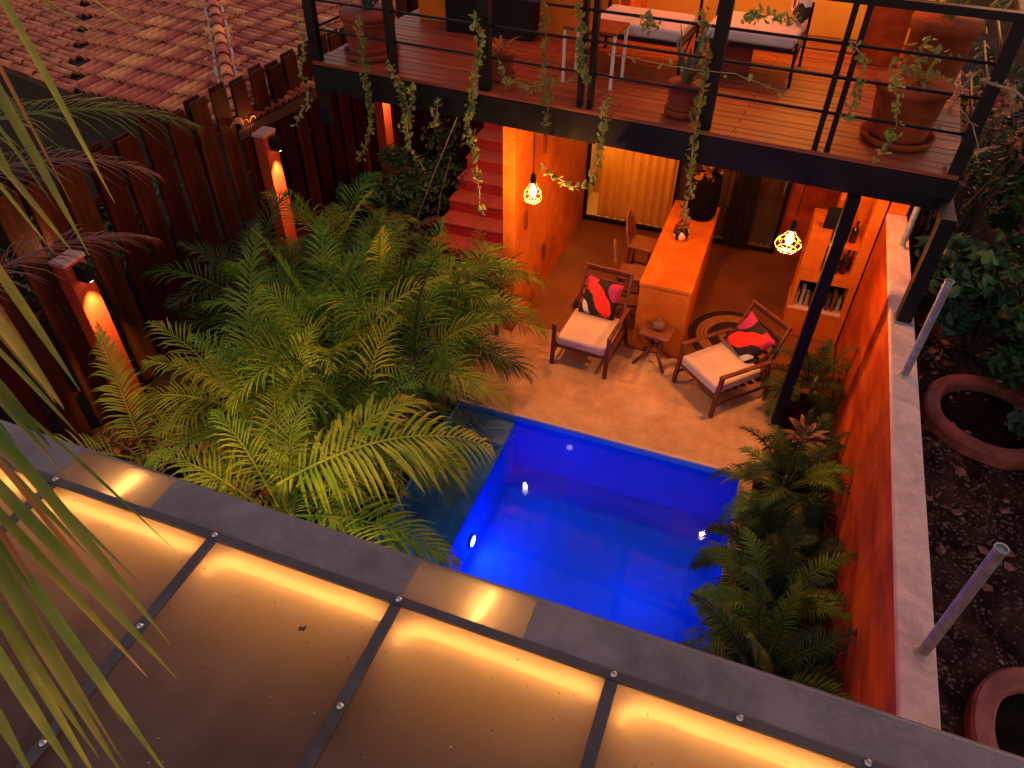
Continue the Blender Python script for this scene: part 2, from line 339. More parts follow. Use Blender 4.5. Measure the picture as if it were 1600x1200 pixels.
# pebbles and fallen leaves: uncountable litter
peb = MB(); r2 = random.Random(5)
def gz(x, y): return GZ + .05*noise.noise((x*.9, y*.9, 0)) + .02*noise.noise((x*5, y*5, 3)) + max(0, (x-3.2))*.12 + max(0, y-7)*.08
for i in range(9000):
    x = 1.56+r2.random()**1.3*2.6; y = 1.5+r2.random()*6.2; s = r2.uniform(.006, .02)*(1.5 if r2.random() < .06 else 1)
    z = gz(x, y); a = r2.random()*3
    if math.hypot(x-2.6, y-6.4) < .62 or math.hypot(x-2.74, y-3.08) < .62: continue
    c, d = math.cos(a)*s, math.sin(a)*s
    peb.add([(x+c, y+d, z), (x-d, y+c, z), (x-c, y-d, z), (x+d, y-c, z), (x+r2.uniform(-.3, .3)*s, y, z+s*.8)], [(0, 1, 4), (1, 2, 4), (2, 3, 4), (3, 0, 4)])
peb.build('gravel', m_rock, kind='stuff')
lf = MB()
def leafquad(mb, P, s, r, flat=.5, lobes=None):
    d = Vector((r.uniform(-1, 1), r.uniform(-1, 1), r.uniform(-flat, flat))).normalized(); s2 = Vector((-d.y, d.x, r.uniform(-flat, flat)*.8)).normalized()*s*.36
    P = Vector(P); n = d.cross(s2).normalized()*s*.12; d = d*s*.5
    mb.add([P-d, P-d*.2+s2-n, P+d*.55+s2*.7-n, P+d, P+d*.55-s2*.7-n, P-d*.2-s2-n, P+n*.3], [(0, 6, 1), (1, 6, 2), (2, 6, 3), (3, 6, 4), (4, 6, 5), (5, 6, 0)])
for i in range(2600):
    x = 1.6+r2.random()*6; y = 2+r2.random()*11
    if r2.random() > .10+.10*(y-2): continue
    leafquad(lf, (x, y, gz(x, y)+.03), r2.uniform(.05, .13), r2, .5)
lf.build('fallen_leaves', m_dry, kind='stuff')

# ------------------------------------------------------------------ fence with lit posts
fe = thing('board_fence', 'tall dark red wooden fence of separate vertical boards behind the palms', 'fence', (-6.1, 2.6, 0))
bd = MB().box(-.014, .014, -.1, .1, 0, 1).mesh('board', m_fence)
rf = random.Random(3)
def board(parent, x, y, rz, h, w=1.0):
    o = link('board', bd, parent, .004, loc=(x, y, rf.uniform(-.02, .02))); o.rotation_euler = (rf.uniform(-.012, .012), rf.uniform(-.01, .01), rz+rf.uniform(-.03, .03)); o.scale = (1, w, h); return o
y = 2.75
while y < 11.0:
    h = 2.62-.022*(y-2.6)+rf.uniform(-.05, .05)
    board(fe, 0, y-2.6, 0, h, rf.uniform(1.28, 1.45)); board(fe, -.085, y-2.6+.06, 0, h+rf.uniform(.0, .05), rf.uniform(1.2, 1.35))
    y += .365
for z in (.45, 1.42, 2.1):
    MB().box(-.068, -.018, -.1, 8.5, z, z+.05).build('rail', m_fence, fe)
fe2 = thing('board_fence', 'dark wooden fence at the back of the garden left of the red stairs', 'fence', (-6.1, 11.1, 0))
x = .15
while x < 2.3:
    board(fe2, x, 0, math.pi/2, 2.6+rf.uniform(-.06, .06)); board(fe2, x+.16, .08, math.pi/2, 2.6+rf.uniform(-.06, .06)); x += .33
for z in (.45, 1.6): MB().box(0, 2.4, .018, .066, z, z+.05).build('rail', m_fence, fe2)
m_lampglow = emit('lamp_lens', (1, .62, .25), 14)
def fence_post(y, lab, e=1.0):
    t = thing('lamp_post', lab, 'lit post', (-5.97, y, 0), 0, 'red posts with lamps along the fence')
    MB().box(-.09, .07, -.12, .12, -.05, 1.86).build('post', m_postred, t, .006)
    MB().box(-.10, .08, -.13, .13, 1.862, 1.90).build('cap', m_cap, t, .004)
    f = MB().box(.072, .20, -.05, .05, 1.68, 1.84).build('fixture', m_black, t, .004)
    MB().lathe([(.03, 0), (.03, .004)], 12, (.165, 0, 1.672)).build('lens', m_lampglow, f)
    lamp('lamp_light', (.17, 0, 1.655), 230*e, (1, .52, .14), t, .015, 'SPOT', (.03, 0, .2), 60, .9)
    lamp('lamp_light', (.05, -.02, 1.97), 6*e, (1, .5, .13), t, .02, 'SPOT', (-.25, -.25, 2.4), 120, .8)
    return t
fence_post(4.10, 'red fence post with a glowing lamp, at the far left beside the palm fronds')
fence_post(7.25, 'red fence post with glowing lamp, in the middle of the fence below the roof', 1.0)
fence_post(10.2, 'red fence post glowing behind the hanging vines under the balcony edge', 1.0)

# ------------------------------------------------------------------ neighbour's tiled roof
TH = math.radians(5); RS = .15
def rfun(u, v, dz=0):   # u along the eave (east), v uphill
    return Vector((-6.10 + u*math.cos(TH) + v*math.sin(TH), 6.95 - u*math.sin(TH) + v*math.cos(TH), 2.0+RS*v+dz))
nh = thing('neighbour_house', 'low house with an old clay tiled hip roof behind the fence', 'house', (-8.5, 9, 0))
def loc(v): return Vector(v)-Vector((-8.5, 9, 0))
walls = MB(); cs = [rfun(-.35, .35), rfun(-9, .35), rfun(-9, 6), rfun(-.35, 6)]
walls.v = [tuple(loc((c.x, c.y, 0))) for c in cs]+[tuple(loc((c.x, c.y, 1.95))) for c in cs]; walls.f = [(0, 1, 5, 4), (1, 2, 6, 5), (2, 3, 7, 6), (3, 0, 4, 7)]
walls.build('wall', mat('old_plaster', (.03, .018, .012), (.012, .008, .006), .95), nh)
EX = .37; TW = .142; N1 = 8
tm = MB()     # a barrel tile: tapered half pipe with thickness, local +y uphill
L_ = .45
for e, (yy, r, zz) in enumerate(((0, .058, .020), (L_, .046, .0))):
    for s, rr in ((0, r), (1, r-.012)):
        for j in range(N1+1):
            a = math.pi*j/N1; tm.v.append((-rr*math.cos(a), yy, rr*math.sin(a)*1.05+zz))
K = N1+1
for j in range(N1):
    tm.f.append((j, j+1, 2*K+j+1, 2*K+j)); tm.f.append((K+j, 3*K+j, 3*K+j+1, K+j+1)); tm.f.append((j, K+j, K+j+1, j+1))
tile_me = tm.mesh('roof_tile', m_tile)
tiles = []
V0 = 2.72/1.0  # where the valley meets the eave, west of the hip corner
rt = random.Random(8)
def face_tiles(org, e, u, n, inside):
    rot = Matrix((( -e.x if False else e.x, u.x, n.x), (e.y, u.y, n.y), (e.z, u.z, n.z)))
    for i in range(-70, 70):
        for j in range(0, 30):
            P = org + e*(i*TW) + u*(j*EX)
            if not inside(i*TW, j*EX): continue
            J = P + e*rt.uniform(-.008, .008) + u*rt.uniform(-.012, .012) + n*rt.uniform(.0, .012)
            M4 = (rot @ Matrix.Rotation(rt.uniform(-.04, .04), 3, 'Z') @ Matrix.Rotation(rt.uniform(-.02, .02), 3, 'X')).to_4x4(); M4.translation = loc(J)
            tiles.append((P, M4))
E0 = Vector((math.cos(TH), -math.sin(TH), 0)); U0 = Vector((math.sin(TH), math.cos(TH), 0))
cA = rfun(0, 0)
eA = E0.copy(); uA = (U0+Vector((0, 0, RS))).normalized(); nA = eA.cross(uA)
face_tiles(cA, eA, uA, nA, lambda a, b: -V0-b*.99-.17 < a < -b*.99-.02)
# east face B: falls to +E ; its uphill is -E
uB = (-E0+Vector((0, 0, RS))).normalized(); eB = U0.copy(); nB = eB.cross(uB)
face_tiles(cA, eB, uB, nB, lambda a, b: a > b*.99+.02 and a < 6)
# west wing C beyond the valley, falls to +E
cC = rfun(-V0, 0)
face_tiles(cC, eB, uB, nB, lambda a, b: -.02 < a < b*.99+.2 and b < 5.5)
face_tiles(cC, eB, uB, nB, lambda a, b: False)
# under-tiles (dark pan surface) as the roof slab
slab = MB()
def sq(*ps): slab.add([loc(p) for p in ps], [tuple(range(len(ps)))])
def onA(a, v): return cA + E0*a + U0*v + Vector((0, 0, RS*v-.004))
def onB(k, v): return cA - E0*k + U0*v + Vector((0, 0, RS*k-.004))
def onC(k, v): return cC - E0*k + U0*v + Vector((0, 0, RS*k-.004))
sq(onA(0, 0), onA(-6, 6), onA(-V0-6, 6), onA(-V0, 0)); sq(onB(0, 0), onB(0, 6), onB(6, 6)); sq(onC(0, 0), onC(6, 6), onC(6, 0))
fz = Vector((0, 0, -.12)); sq(onA(0, 0), onA(-V0, 0), onA(-V0, 0)+fz, onA(0, 0)+fz); sq(onB(0, 0)+fz, onB(0, 6)+fz, onB(0, 6), onB(0, 0)); sq(onC(0, 0), onC(6, 0), onC(6, 0)+fz, onC(0, 0)+fz)
slab.build('roof', mat('dark_pan_tiles', (.10, .035, .025), (.04, .015, .012), .9), nh)
cpos = Vector((0, 0, 5.6)); tiles = [t for t in tiles if t[0].x > -13.5 and t[0].y < 12.6]
def key(t):
    d = (t[0]-cpos); return d.length + (20 if t[0].x < -9.2 else 0)
tiles.sort(key=key)
for P, M4 in tiles[:278]:
    o = link('roof_tile', tile_me, nh); o.matrix_basis = M4
rest = MB()
for P, M4 in tiles[278:]: rest.add(tm.v, tm.f, M4)
rest.build('roof_tiles', m_tile, nh, kind='stuff')
# hip: ridge tiles in a row with mortar on both sides
hd = (U0-E0); hd = Vector((hd.x, hd.y, RS)).normalized(); hs = hd.cross(Vector((0, 0, 1))).normalized(); hn = hs.cross(hd)
rot = Matrix(((hs.x, hd.x, hn.x), (hs.y, hd.y, hn.y), (hs.z, hd.z, hn.z)))
for k in range(18):
    P = cA + hd*(k*.34-.1) + Vector((0, 0, .05)); M4 = rot.to_4x4() @ Matrix.Diagonal((1.5, 1, 1.3, 1)); M4.translation = loc(P)
    o = link('ridge_tile', tile_me, nh); o.matrix_basis = M4
for s in (-1, 1):
    mb = MB(); pts = [loc(cA + hd*(k*.2) + hs*s*(.115+rt.uniform(-.008, .008)) + Vector((0, 0, .045))) for k in range(1, 32)]
    mb.tube(pts, [.026+rt.uniform(-.006, .008) for _ in pts], 6).build('mortar_line', m_mortar, nh, smooth=True)

# ------------------------------------------------------------------ stairs
stt = thing('staircase', 'red cement stairs climbing away behind the palms, left of the orange wall', 'stairs', (-4.2, 7.8, 0))
for i in range(11):
    z = .20+.178*i; y = .30+.335*i
    MB().box(0, 1.54, y-.0, y+.34 if i < 10 else 4.0, -.1 if i == 0 else z-.26, z-.004).build('step', m_stair, stt, .006)
    MB().box(-.012, 1.545, y-.012, y+.336, z-.003, z+.022).build('tread', mat('pink_tread', (.60, .12, .075), (.45, .08, .05), .8, 5) if i == 0 else bpy.data.materials['pink_tread'], stt, .005)
MB().box(.004, .12, .6, 4, -.1, .1).build('stringer', m_stair, stt)
MB().box(.3, 1.5, 2.2, 4.0, -.1, 1.0).build('stair_base', m_stair, stt)
cab = MB().tube([(-4.70, 8.34, .0), (-4.25, 8.42, 1.1), (-3.86, 8.5, 1.99), (-3.6, 8.55, 2.6)], .008, 6)
tag(cab.build('steel_cable', m_metal), 'thin pale cable running diagonally up to the balcony left of the stairs', 'cable')
cane = MB().tube([(-4.35, 8.55, .1), (-4.1, 8.3, .9), (-3.78, 8.0, 1.6)], [.012, .010, .006], 6)
tag(cane.build('bamboo_cane', m_stem), 'thin tan cane leaning beside the red stairs', 'cane')

# ------------------------------------------------------------------ house: ground floor
ho = thing('house', 'orange plastered two storey house with sliding doors and an open terrace', 'house', (0, 10, 0))
def H(mb): return mb
def hb(name, x0, x1, y0, y1, z0, z1, m, bev=0, lab=None, parent=None):
    return MB().box(x0, x1, y0-10, y1-10, z0, z1).build(name, m, parent or ho, bev, label=lab)
hb('side_wall', -2.64, -2.50, 6.86, 10.0, -.1, 2.76, m_orange, .008)
hb('back_wall', -2.5, -1.12, 10.0, 10.14, 2.35, 2.76, m_orange)
hb('back_wall', -1.12, -.70, 10.0, 10.14, -.1, 2.76, mat('dark_wall', (.10, .035, .02), (.05, .02, .012), .8))
hb('back_wall', -.70, .38, 10.0, 10.14, 2.35, 2.76, m_orange)
hb('back_wall', .38, 1.5, 10.0, 10.14, -.1, 2.76, m_redwall)
hb('back_wall', -4.4, -2.645, 11.3, 11.44, -.1, 6, m_orange)
hb('side_wall', 1.332, 1.515, 8.06, 10.0, -.1, 2.76, m_orange)
hb('ceiling', -2.6, 1.5, 6.9, 10.1, 2.765, 2.86, mat('ceiling_plaster', (.55, .32, .18), (.45, .25, .14), .85))
for (y0, z0) in ((7.22, 1.37), (7.96, .53), (7.84, 2.04)):
    sl = MB().box(-2.498, -2.47, y0-10-.03, y0-10+.03, z0-.1, z0+.12).build('wall_slot', m_terra_d, ho, .004)
# rooms behind the doors
rm = MB(); rm.box(-2.6, -1.0, 10.9, 11.0, -.1, 2.8); rm.box(-1.0, .5, 11.3, 11.4, -.1, 2.8); rm.box(-1.02, -.98, 10.14, 11.3, -.1, 2.8); rm.box(-2.66, -2.6, 10.0, 11.0, -.1, 2.8); rm.box(.5, .56, 10.14, 11.3, -.1, 2.8); rm.box(-2.6, .5, 10.14, 11.3, -.12, -.02)
rm.v = [(x, y-10, z) for x, y, z in rm.v]; rm.build('inner_room', mat('inner_room_wall', (.5, .30, .12), (.4, .22, .08), .85), ho)
def sliding(x0, x1, n, lab):
    fr = MB()
    fr.box(x0, x1, -.06, -.012, 0, .05); fr.box(x0, x1, -.06, -.012, 2.3, 2.35); fr.box(x0, x0+.05, -.06, -.012, .05, 2.3); fr.box(x1-.05, x1, -.06, -.012, .05, 2.3)
    for k in range(1, n): xx = x0+(x1-x0)*k/n; fr.box(xx-.02, xx+.02, -.055, -.018, .05, 2.3)
    d = fr.build('sliding_door', m_black, ho, label=lab)
    MB().box(x0+.05, x1-.05, -.04, -.034, .05, 2.3).build('pane', m_glass, d)
    MB().box(x1-.09, x1-.075, -.085, -.06, .95, 1.2).build('handle', m_metal, d)
sliding(-2.5, -1.12, 1, 'sliding door in front of the amber curtain')
sliding(-.70, .38, 2, 'dark sliding door behind the counter')
def curtain(x0, x1, y, z0, z1, m, lab, folds=9, amp=.035, tie=None, grp=None):
    mb = MB(); nx_ = folds*8; nz = 16
    for k in range(nz+1):
        t = k/nz; z = z0+(z1-z0)*t
        wdt = 1 if tie is None else (1-.62*math.exp(-((t-tie)/.22)**2))
        for i in range(nx_+1):
            s = i/nx_; xc = (x0+x1)/2; x = xc+(s-.5)*(x1-x0)*wdt
            mb.v.append((x, y+amp*math.sin(s*folds*2*math.pi+.5*math.sin(t*3+s*7))*(1 if tie is None else 1.2), z))
    for k in range(nz):
        for i in range(nx_): a = k*(nx_+1)+i; mb.f.append((a, a+1, a+nx_+2, a+nx_+1))
    return tag(mb.build('curtain', m, smooth=True), lab, 'curtain', grp)
curtain(-2.30, -1.16, 10.07, .03, 2.3, m_curtain, 'pleated amber curtain glowing behind the left sliding door', 9, .022)
curtain(-.64, -.28, 10.12, .03, 2.25, m_curt_d, 'dim brown curtain left of the black knotted cloth', 4)
curtain(-.02, .34, 10.12, .03, 2.25, m_curt_d, 'dim brown curtain right of the black knotted cloth', 4)
curtain(-.36, -.0, 9.87, .05, 2.3, m_curt_b, 'black cloth gathered in at the middle, hanging before the dark door', 4, .03, tie=.72)
lamp('room_light', (-1.7, .55, 2.3), 115, (1, .55, .12), ho, .1)
lamp('room_light', (-2.35, .4, 1.4), 12, (1, .60, .12), ho, .1)
lamp('room_light', (-.1, .9, 1.9), 5, (1, .55, .16), ho, .1)
# ceiling downlights under the slab (the room is lit from above)
def downlight(x, y, e, c=RED, sp=120):
    a = MB().lathe([(.05, 0), (.05, .02)], 16, (x, y-10, 2.742)).build('downlight', m_lampglow, ho)
    lamp('ceiling_light', (x, y-10, 2.72), e, c, ho, .05, 'SPOT', (x, y-10, 0), sp, .7)
lamp('stair_fill_light', (-3.3, -2.6, 2.72), 130, (1, .30, .14), ho, .06, 'SPOT', (-3.4, -1.4, 0), 110, .8)  # no fixture here, added out of view to brighten the stairs
downlight(-.75, 8.1, 75, (1, .26, .06)); downlight(1.0, 7.5, 66, (1, .26, .05)); downlight(-1.9, 7.9, 95, (1, .32, .05), 84); downlight(.3, 9.0, 9, (1, .28, .08)); downlight(-1.6, 9.4, 12, (1, .3, .08))

# counter
ct = thing('kitchen_counter', 'long orange plastered counter running back towards the doors', 'counter', (-.75, 7.08, 0))
MB().box(-.29, .29, 0, 2.1, -.0, .905).build('base', m_orange, ct, .008)
MB().box(-.30, .30, -.012, .72, .908, .958).build('top', m_orange, ct, .008)
MB().box(-.30, .30, .726, 2.12, .908, .955).build('top', m_orange, ct, .008)
# shelf unit with niches on the right
sh = thing('niche_shelf', 'orange plastered shelf unit with dark niches beside the garden wall', 'shelf unit', (.64, 8.04, 0))
def sb(x0, x1, z0, z1, y0=0, y1=.5): return MB().box(x0, x1, y0, y1, z0, z1)
b_ = MB(); b_.box(0, .67, 0, .48, 0, .42); b_.box(0, .05, 0, .48, .42, .80); b_.box(.60, .67, 0, .48, .42, .80); b_.box(0, .67, 0, .48, .80, .93)
b_.box(0, .22, 0, .48, .93, 1.5); b_.box(.22, .55, .30, .48, .93, 1.9); b_.box(.55, .67, 0, .48, .93, 2.1); b_.box(.05, .6, .40, .48, .42, .8)
b_.build('body', m_orange, sh, .006)
MB().box(.22, .55, -.01, .30, 1.30, 1.335).build('shelf_board', m_orange, sh, .004)
MB().box(-.005, .60, -.015, .46, .395, .424).build('shelf_board', m_cap, sh, .004)
MB().box(.05, .6, .3, .395, .43, .79).build('niche_back', m_black, sh)
rb = random.Random(4)
for i in range(9):     # things in the lower niche
    x = .69+.06*i; h = rb.uniform(.14, .27)
    o = MB().box(-.02, .02, -.07, .07, 0, h).build('book', mat('book_cover_%d' % i, rb.choice([(.3, .28, .25), (.08, .05, .06), (.15, .05, .03), (.4, .35, .3)]), rough=.7), loc=(x+.02, 8.15, .426), bevel=.003)
    tag(o, ['grey', 'dark', 'brown', 'pale', 'grey', 'dark', 'brown', 'pale', 'grey'][i] + ' upright book in the lower niche of the orange shelf unit', 'book', 'books in the lower niche')
    o['label'] = ['first', 'second', 'third', 'fourth', 'fifth', 'sixth', 'seventh', 'eighth', 'last'][i] + ' upright book from the left in the lower niche of the orange shelf unit'
def bottle(x, y, z, h, r, m, lab):
    o = MB().lathe([(r, 0), (r*1.02, h*.55), (r*.9, h*.64), (r*.34, h*.76), (r*.32, h*.96), (r*.4, h*.965), (r*.4, h)], 14).build('bottle', m, loc=(x, y, z), smooth=True)
    return tag(o, lab, 'bottle', 'bottles in the upper niches')
m_bott = mat('dark_bottle_glass', (.02, .012, .01), (.01, .01, .008), .08, 4, 0, spec=.8)
for (x, y, z, h) in ((.93, 8.14, .93, .3), (1.02, 8.12, .93, .26), (1.11, 8.15, .93, .3), (.92, 8.16, 1.335, .28), (1.01, 8.13, 1.335, .3), (1.10, 8.16, 1.335, .26)):
    bottle(x, y, z, h, .038, m_bott, ('left', 'middle', 'right')[int(x > .96)+int(x > 1.06)]+' one of three dark glass bottles on the '+('upper' if z > 1 else 'lower')+' shelf of the niche unit')
pic = MB().box(0, .2, -.02, 0, 0, .25); 
tag(MB().box(-.09, .09, -.012, .012, 0, .26).build('picture_frame', m_black, loc=(.83, 8.02, 1.52), bevel=.004), 'small dark framed picture standing on top of the orange shelf step', 'picture')
# bowl-pot, vase, stools
def potplant(name, lab, cat, loc_, prof, m, leaves=None, soil=True, grp=None, bands=()):
    t = thing(name, lab, cat, loc_, 0, grp)
    MB().lathe(prof, 28).build('pot', m, t, smooth=True)
    R = prof[-1][0]; z = prof[-1][1]
    MB().lathe([(R*.98, z-.03), (R*.5, z-.02), (.01, z-.015)], 20).build('soil', m_soil, t)
    for bz, br in bands: MB().lathe([(br-.004, bz), (br+.01, bz+.004), (br+.012, bz+.014), (br-.004, bz+.02)], 28).build('band', m, t, smooth=True)
    return t
tp = potplant('potted_plant', 'small black and white patterned pot with a red plant on the counter', 'potted plant', (-.80, 8.2, .956), [(.055, 0), (.085, .03), (.1, .08), (.09, .13), (.08, .14)], m_pot)
mb = MB(); rp = random.Random(2)
for i in range(26): leafquad(mb, (rp.uniform(-.07, .07), rp.uniform(-.07, .07), rp.uniform(.13, .3)), rp.uniform(.05, .1), rp, 1)
mb.build('foliage', leafmat('red_leaf', (.4, .05, .03), (.15, .03, .02)), tp)
va = potplant('tall_basket', 'tall black woven basket planter at the far end of the counter', 'basket', (-.66, 8.86, .956), [(.15, 0), (.185, .06), (.19, .35), (.17, .52), (.175, .55)], mat('black_wicker', (.006, .004, .004), (.003, .002, .002), .9, 20, .5, 60, stretch=(1, 1, 4), spec=.1))
mb = MB()
for i in range(70):
    a = rp.uniform(0, 6.28); r = rp.uniform(0, .2); leafquad(mb, (r*math.cos(a), r*math.sin(a), rp.uniform(.55, .95)), rp.uniform(.06, .14), rp, 1.5)
for i in range(9):
    a = rp.uniform(0, 6.28); mb.tube([(0, 0, .5), (.06*math.cos(a), .06*math.sin(a), .7), (.18*math.cos(a), .18*math.sin(a), .95)], .005, 5)
mb.build('foliage', m_palm_o, va)
def stool(x, y, lab, rz):
    t = thing('bar_stool', lab, 'bar stool', (x, y, 0), rz, 'bar stools at the counter')
    MB().box(-.17, .17, -.17, .17, .62, .66).build('seat', m_wood2, t, .012)
    for sx in (-1, 1):
        for sy in (-1, 1): MB().bar((sx*.17, sy*.17, 0), (sx*.13, sy*.13, .62), .035).build('leg', m_wood, t, .004)
    MB().bar((-.15, -.155, .25), (.15, -.155, .25), .025).bar((-.15, .155, .25), (.15, .155, .25), .025).bar((-.155, -.15, .3), (-.155, .15, .3), .025).bar((.155, -.15, .3), (.155, .15, .3), .025).build('stretcher', m_wood, t)
    bk = MB()
    for i in range(7):
        a = math.pi*i/6; 
    pts = [(-.16, -.15, .66), (-.20, -.14, .85), (-.24, -.07, 1.0), (-.25, 0, 1.06), (-.24, .07, 1.0), (-.20, .14, .85), (-.16, .15, .66)]
    bk.tube(pts, .018, 8)
    for yy in (-.06, 0, .06): bk.bar((-.16, yy, .66), (-.235, yy*1.0, 1.0), .018)
    bk.build('backrest', m_wood2, t, smooth=False); return t
stool(-1.26, 7.72, 'carved wooden bar stool nearest the front end of the orange counter', .1)
stool(-1.28, 8.45, 'carved wooden bar stool farther back along the orange counter', -.1)
# round rug
rg = thing('round_rug', 'round jute rug with dark coiled rings on the cement floor', 'rug', (.12, 7.72, 0))
m_jute = mat('jute', (.40, .17, .07), (.26, .10, .04), .95, 30, .4, 90); m_juted = mat('dark_jute', (.035, .015, .015), (.02, .01, .01), .95, 30, .4, 90)
for k in range(12):
    r = .025+.047*k; pts = [(r*math.cos(a*math.pi/24), r*math.sin(a*math.pi/24), .011) for a in range(49)]
    mb = MB(); n = 48
    for i in range(n):
        a = 2*math.pi*i/n
        for rr, z in ((r-.023, 0.001), (r-.015, .014), (r+.015, .014), (r+.022, .001)): mb.v.append((max(rr, .001)*math.cos(a), max(rr, .001)*math.sin(a), z))
    for i in range(n):
        for q in range(3): mb.f.append((i*4+q, ((i+1) % n)*4+q, ((i+1) % n)*4+q+1, i*4+q+1))
    mb.build('rug_coil', m_juted if k in (4, 5, 6, 10, 11) else m_jute, rg)

# ------------------------------------------------------------------ armchairs
def armchair(lab, loc_, rz):
    t = thing('armchair', lab, 'armchair', loc_, rz, 'wooden armchairs by the pool')
    W = .33; D = .34
    for s in (-1, 1):
        MB().bar((s*W, -D-.02, 0), (s*W, -D+.02, .54), .035, .05, up=(1, 0, 0)).build('leg', m_wood, t, .006)
        MB().bar((s*W, D+.10, 0), (s*W, D-.02, .50), .035, .05, up=(1, 0, 0)).build('leg', m_wood, t, .006)
        MB().bar((s*W, -D-.01, .555), (s*W, D+.03, .515), .05, .026).build('armrest', m_wood, t, .008)
        MB().bar((s*W, -D, .15), (s*W, D+.06, .15), .022, .03).build('side_stretcher', m_wood, t, .003)
        MB().bar((s*(W-.035), D-.06, .28), (s*(W-.05), D+.22, .86), .03, .035).build('back_post', m_wood, t, .004)
    MB().box(-W, W, -D, -D+.03, .25, .31).build('seat_rail', m_wood, t, .004); MB().box(-W, W, D-.02, D+.01, .22, .28).build('seat_rail', m_wood, t, .004)
    for k in range(6):
        y = -D+.08+k*.11; MB().box(-W+.02, W-.02, y-.03, y+.03, .262-k*.004, .278-k*.004).build('seat_slat', m_wood, t)
    for k in range(6):
        q = k/5; MB().box(-W+.05, W-.05, D-.05+.26*q-.01+.0, D-.05+.26*q+.01, .34+.5*q-.022, .34+.5*q+.022).build('back_slat', m_wood, t, .003)
    MB().bar((-W+.03, D+.215, .86), (W-.03, D+.215, .86), .03, .06).build('top_rail', m_wood, t, .006)
    sc_ = MB(); nx_ = 12; 
    cu = MB().box(-W+.03, W-.03, -D-.005, D-.04, .285, .41).build('seat_cushion', m_cush, t)
    b = cu.modifiers.new('b', 'BEVEL'); b.width = .035; b.segments = 4
    sm_ = MB().tube([(-W+.05, -D, .35), (W-.05, -D, .35)], .004, 5).build('piping', m_cush, cu)
    return t
def cushion(lab, loc_, rot):
    mb = MB(); n = 16; S = .23
    for side in (1, -1):
        for j in range(n+1):
            for i in range(n+1):
                x = (i/n*2-1); y = (j/n*2-1)
                pin = 1-.07*(1-abs(x))*0 - .06*(x*x*y*y < .3)*0
                ex = S*x*(1-.09*(1-y*y)*abs(x)); ey = S*y*(1-.09*(1-x*x)*abs(y))
                th = .085*((1-x**4)*(1-y**4))**.5
                mb.v.append((ex, ey, side*th))
    K2 = (n+1)**2
    for j in range(n):
        for i in range(n):
            a = j*(n+1)+i; mb.f.append((a, a+1, a+n+2, a+n+1)); b = K2+a; mb.f.append((b, b+n+1, b+n+2, b+1))
    o = mb.build('cushion', m_pillow, smooth=True, loc=loc_); o.rotation_euler = rot
    return tag(o, lab, 'cushion', 'printed cushions on the armchairs')
armchair('reddish wooden armchair with beige seat, left of the small side table', (-1.50, 6.78, 0), math.radians(-4))
armchair('reddish wooden armchair turned sideways beside the black post, with beige seat', (.06, 6.68, 0), math.radians(-42))
cushion('square red and black printed cushion leaning in the left armchair', (-1.48, 7.10, .60), (math.radians(62), math.radians(4), math.radians(-4)))
c2_ = cushion('red and black printed cushion leaning in the armchair beside the black post', (.27, 6.92, .60), (math.radians(64), math.radians(18), math.radians(-42)))
c2_.scale = (-1, 1, 1)
# side table
sdt = thing('side_table', 'small wooden side table with crossed legs between the armchairs', 'side table', (-.74, 6.93, 0), math.radians(-8))
MB().box(-.18, .18, -.16, .16, .43, .465).build('tabletop', m_wood2, sdt, .01)
for sx in (-1, 1):
    MB().tube([(sx*.12, -.12, .43), (sx*.04, -.02, .24), (sx*.06, .06, .14), (sx*.17, .15, 0)], .02, 8).build('leg', m_wood, sdt, smooth=True)
    MB().tube([(sx*.12, .12, .43), (sx*.04, .02, .24), (sx*.07, -.06, .14), (sx*.19, -.17, 0)], .02, 8).build('leg', m_wood, sdt, smooth=True)
MB().box(-.10, .10, -.02, .02, .21, .26).build('stretcher', m_wood, sdt, .005)
tag(MB().lathe([(.04, 0), (.08, .02), (.095, .06), (.07, .10), (.035, .12), (.03, .14), (.012, .16)], 20).build('clay_jar', m_wood2, loc=(-.74, 6.95, .466), smooth=True), 'small round clay jar on the side table between the armchairs', 'jar')
# pendants
def pendant(lab, loc_, s, e):
    t = thing('pendant_lamp', lab, 'pendant lamp', loc_, 0, 'caged pendant lamps under the balcony')
    MB().tube([(0, 0, .19*s), (0, 0, 2.8-loc_[2])], .005, 6).build('cord', m_black, t)
    MB().lathe([(.028, .09), (.03, .13), (.022, .18), (.006, .2)], 16).build('socket', m_black, t, smooth=True)
    MB().lathe([(.012, .09), (.018, .06), (.032, .02), (.034, -.01), (.022, -.04), (.004, -.05)], 16).build('bulb', m_bulb, t, smooth=True)
    mb = MB()
    for k in range(8):
        a = 2*math.pi*k/8; prof = [(.022, .11), (.045, .06), (.085*s, -.01), (.095*s, -.06), (.07*s, -.10), (.0, -.115)]
        mb.tube([(r*math.cos(a), r*math.sin(a), z) for r, z in prof], .0016, 5)
    for r, z in ((.085*s, -.01), (.095*s, -.06), (.07*s, -.10)):
        mb.tube([(r*math.cos(a*math.pi/12), r*math.sin(a*math.pi/12), z) for a in range(25)], .0016, 5)
    mb.build('cage', mat('brass_wire', (.6, .38, .12), (.5, .3, .1), .35, 5, 0, metal=.8) if 'brass_wire' not in bpy.data.materials else bpy.data.materials['brass_wire'], t, smooth=True)
    lamp('bulb_light', (0, 0, -.075), e, (1, .36, .06), t, .035)
    return t
m_bulb = emit('bulb_glow', (1, .72, .28), 45)
pendant('glowing caged bulb hanging in front of the orange wall beside the stairs', (-2.13, 6.38, 2.20), 1.0, 110)
pendant('glowing caged bulb hanging near the black post above the round rug', (.35, 6.42, 2.16), 1.25, 115)

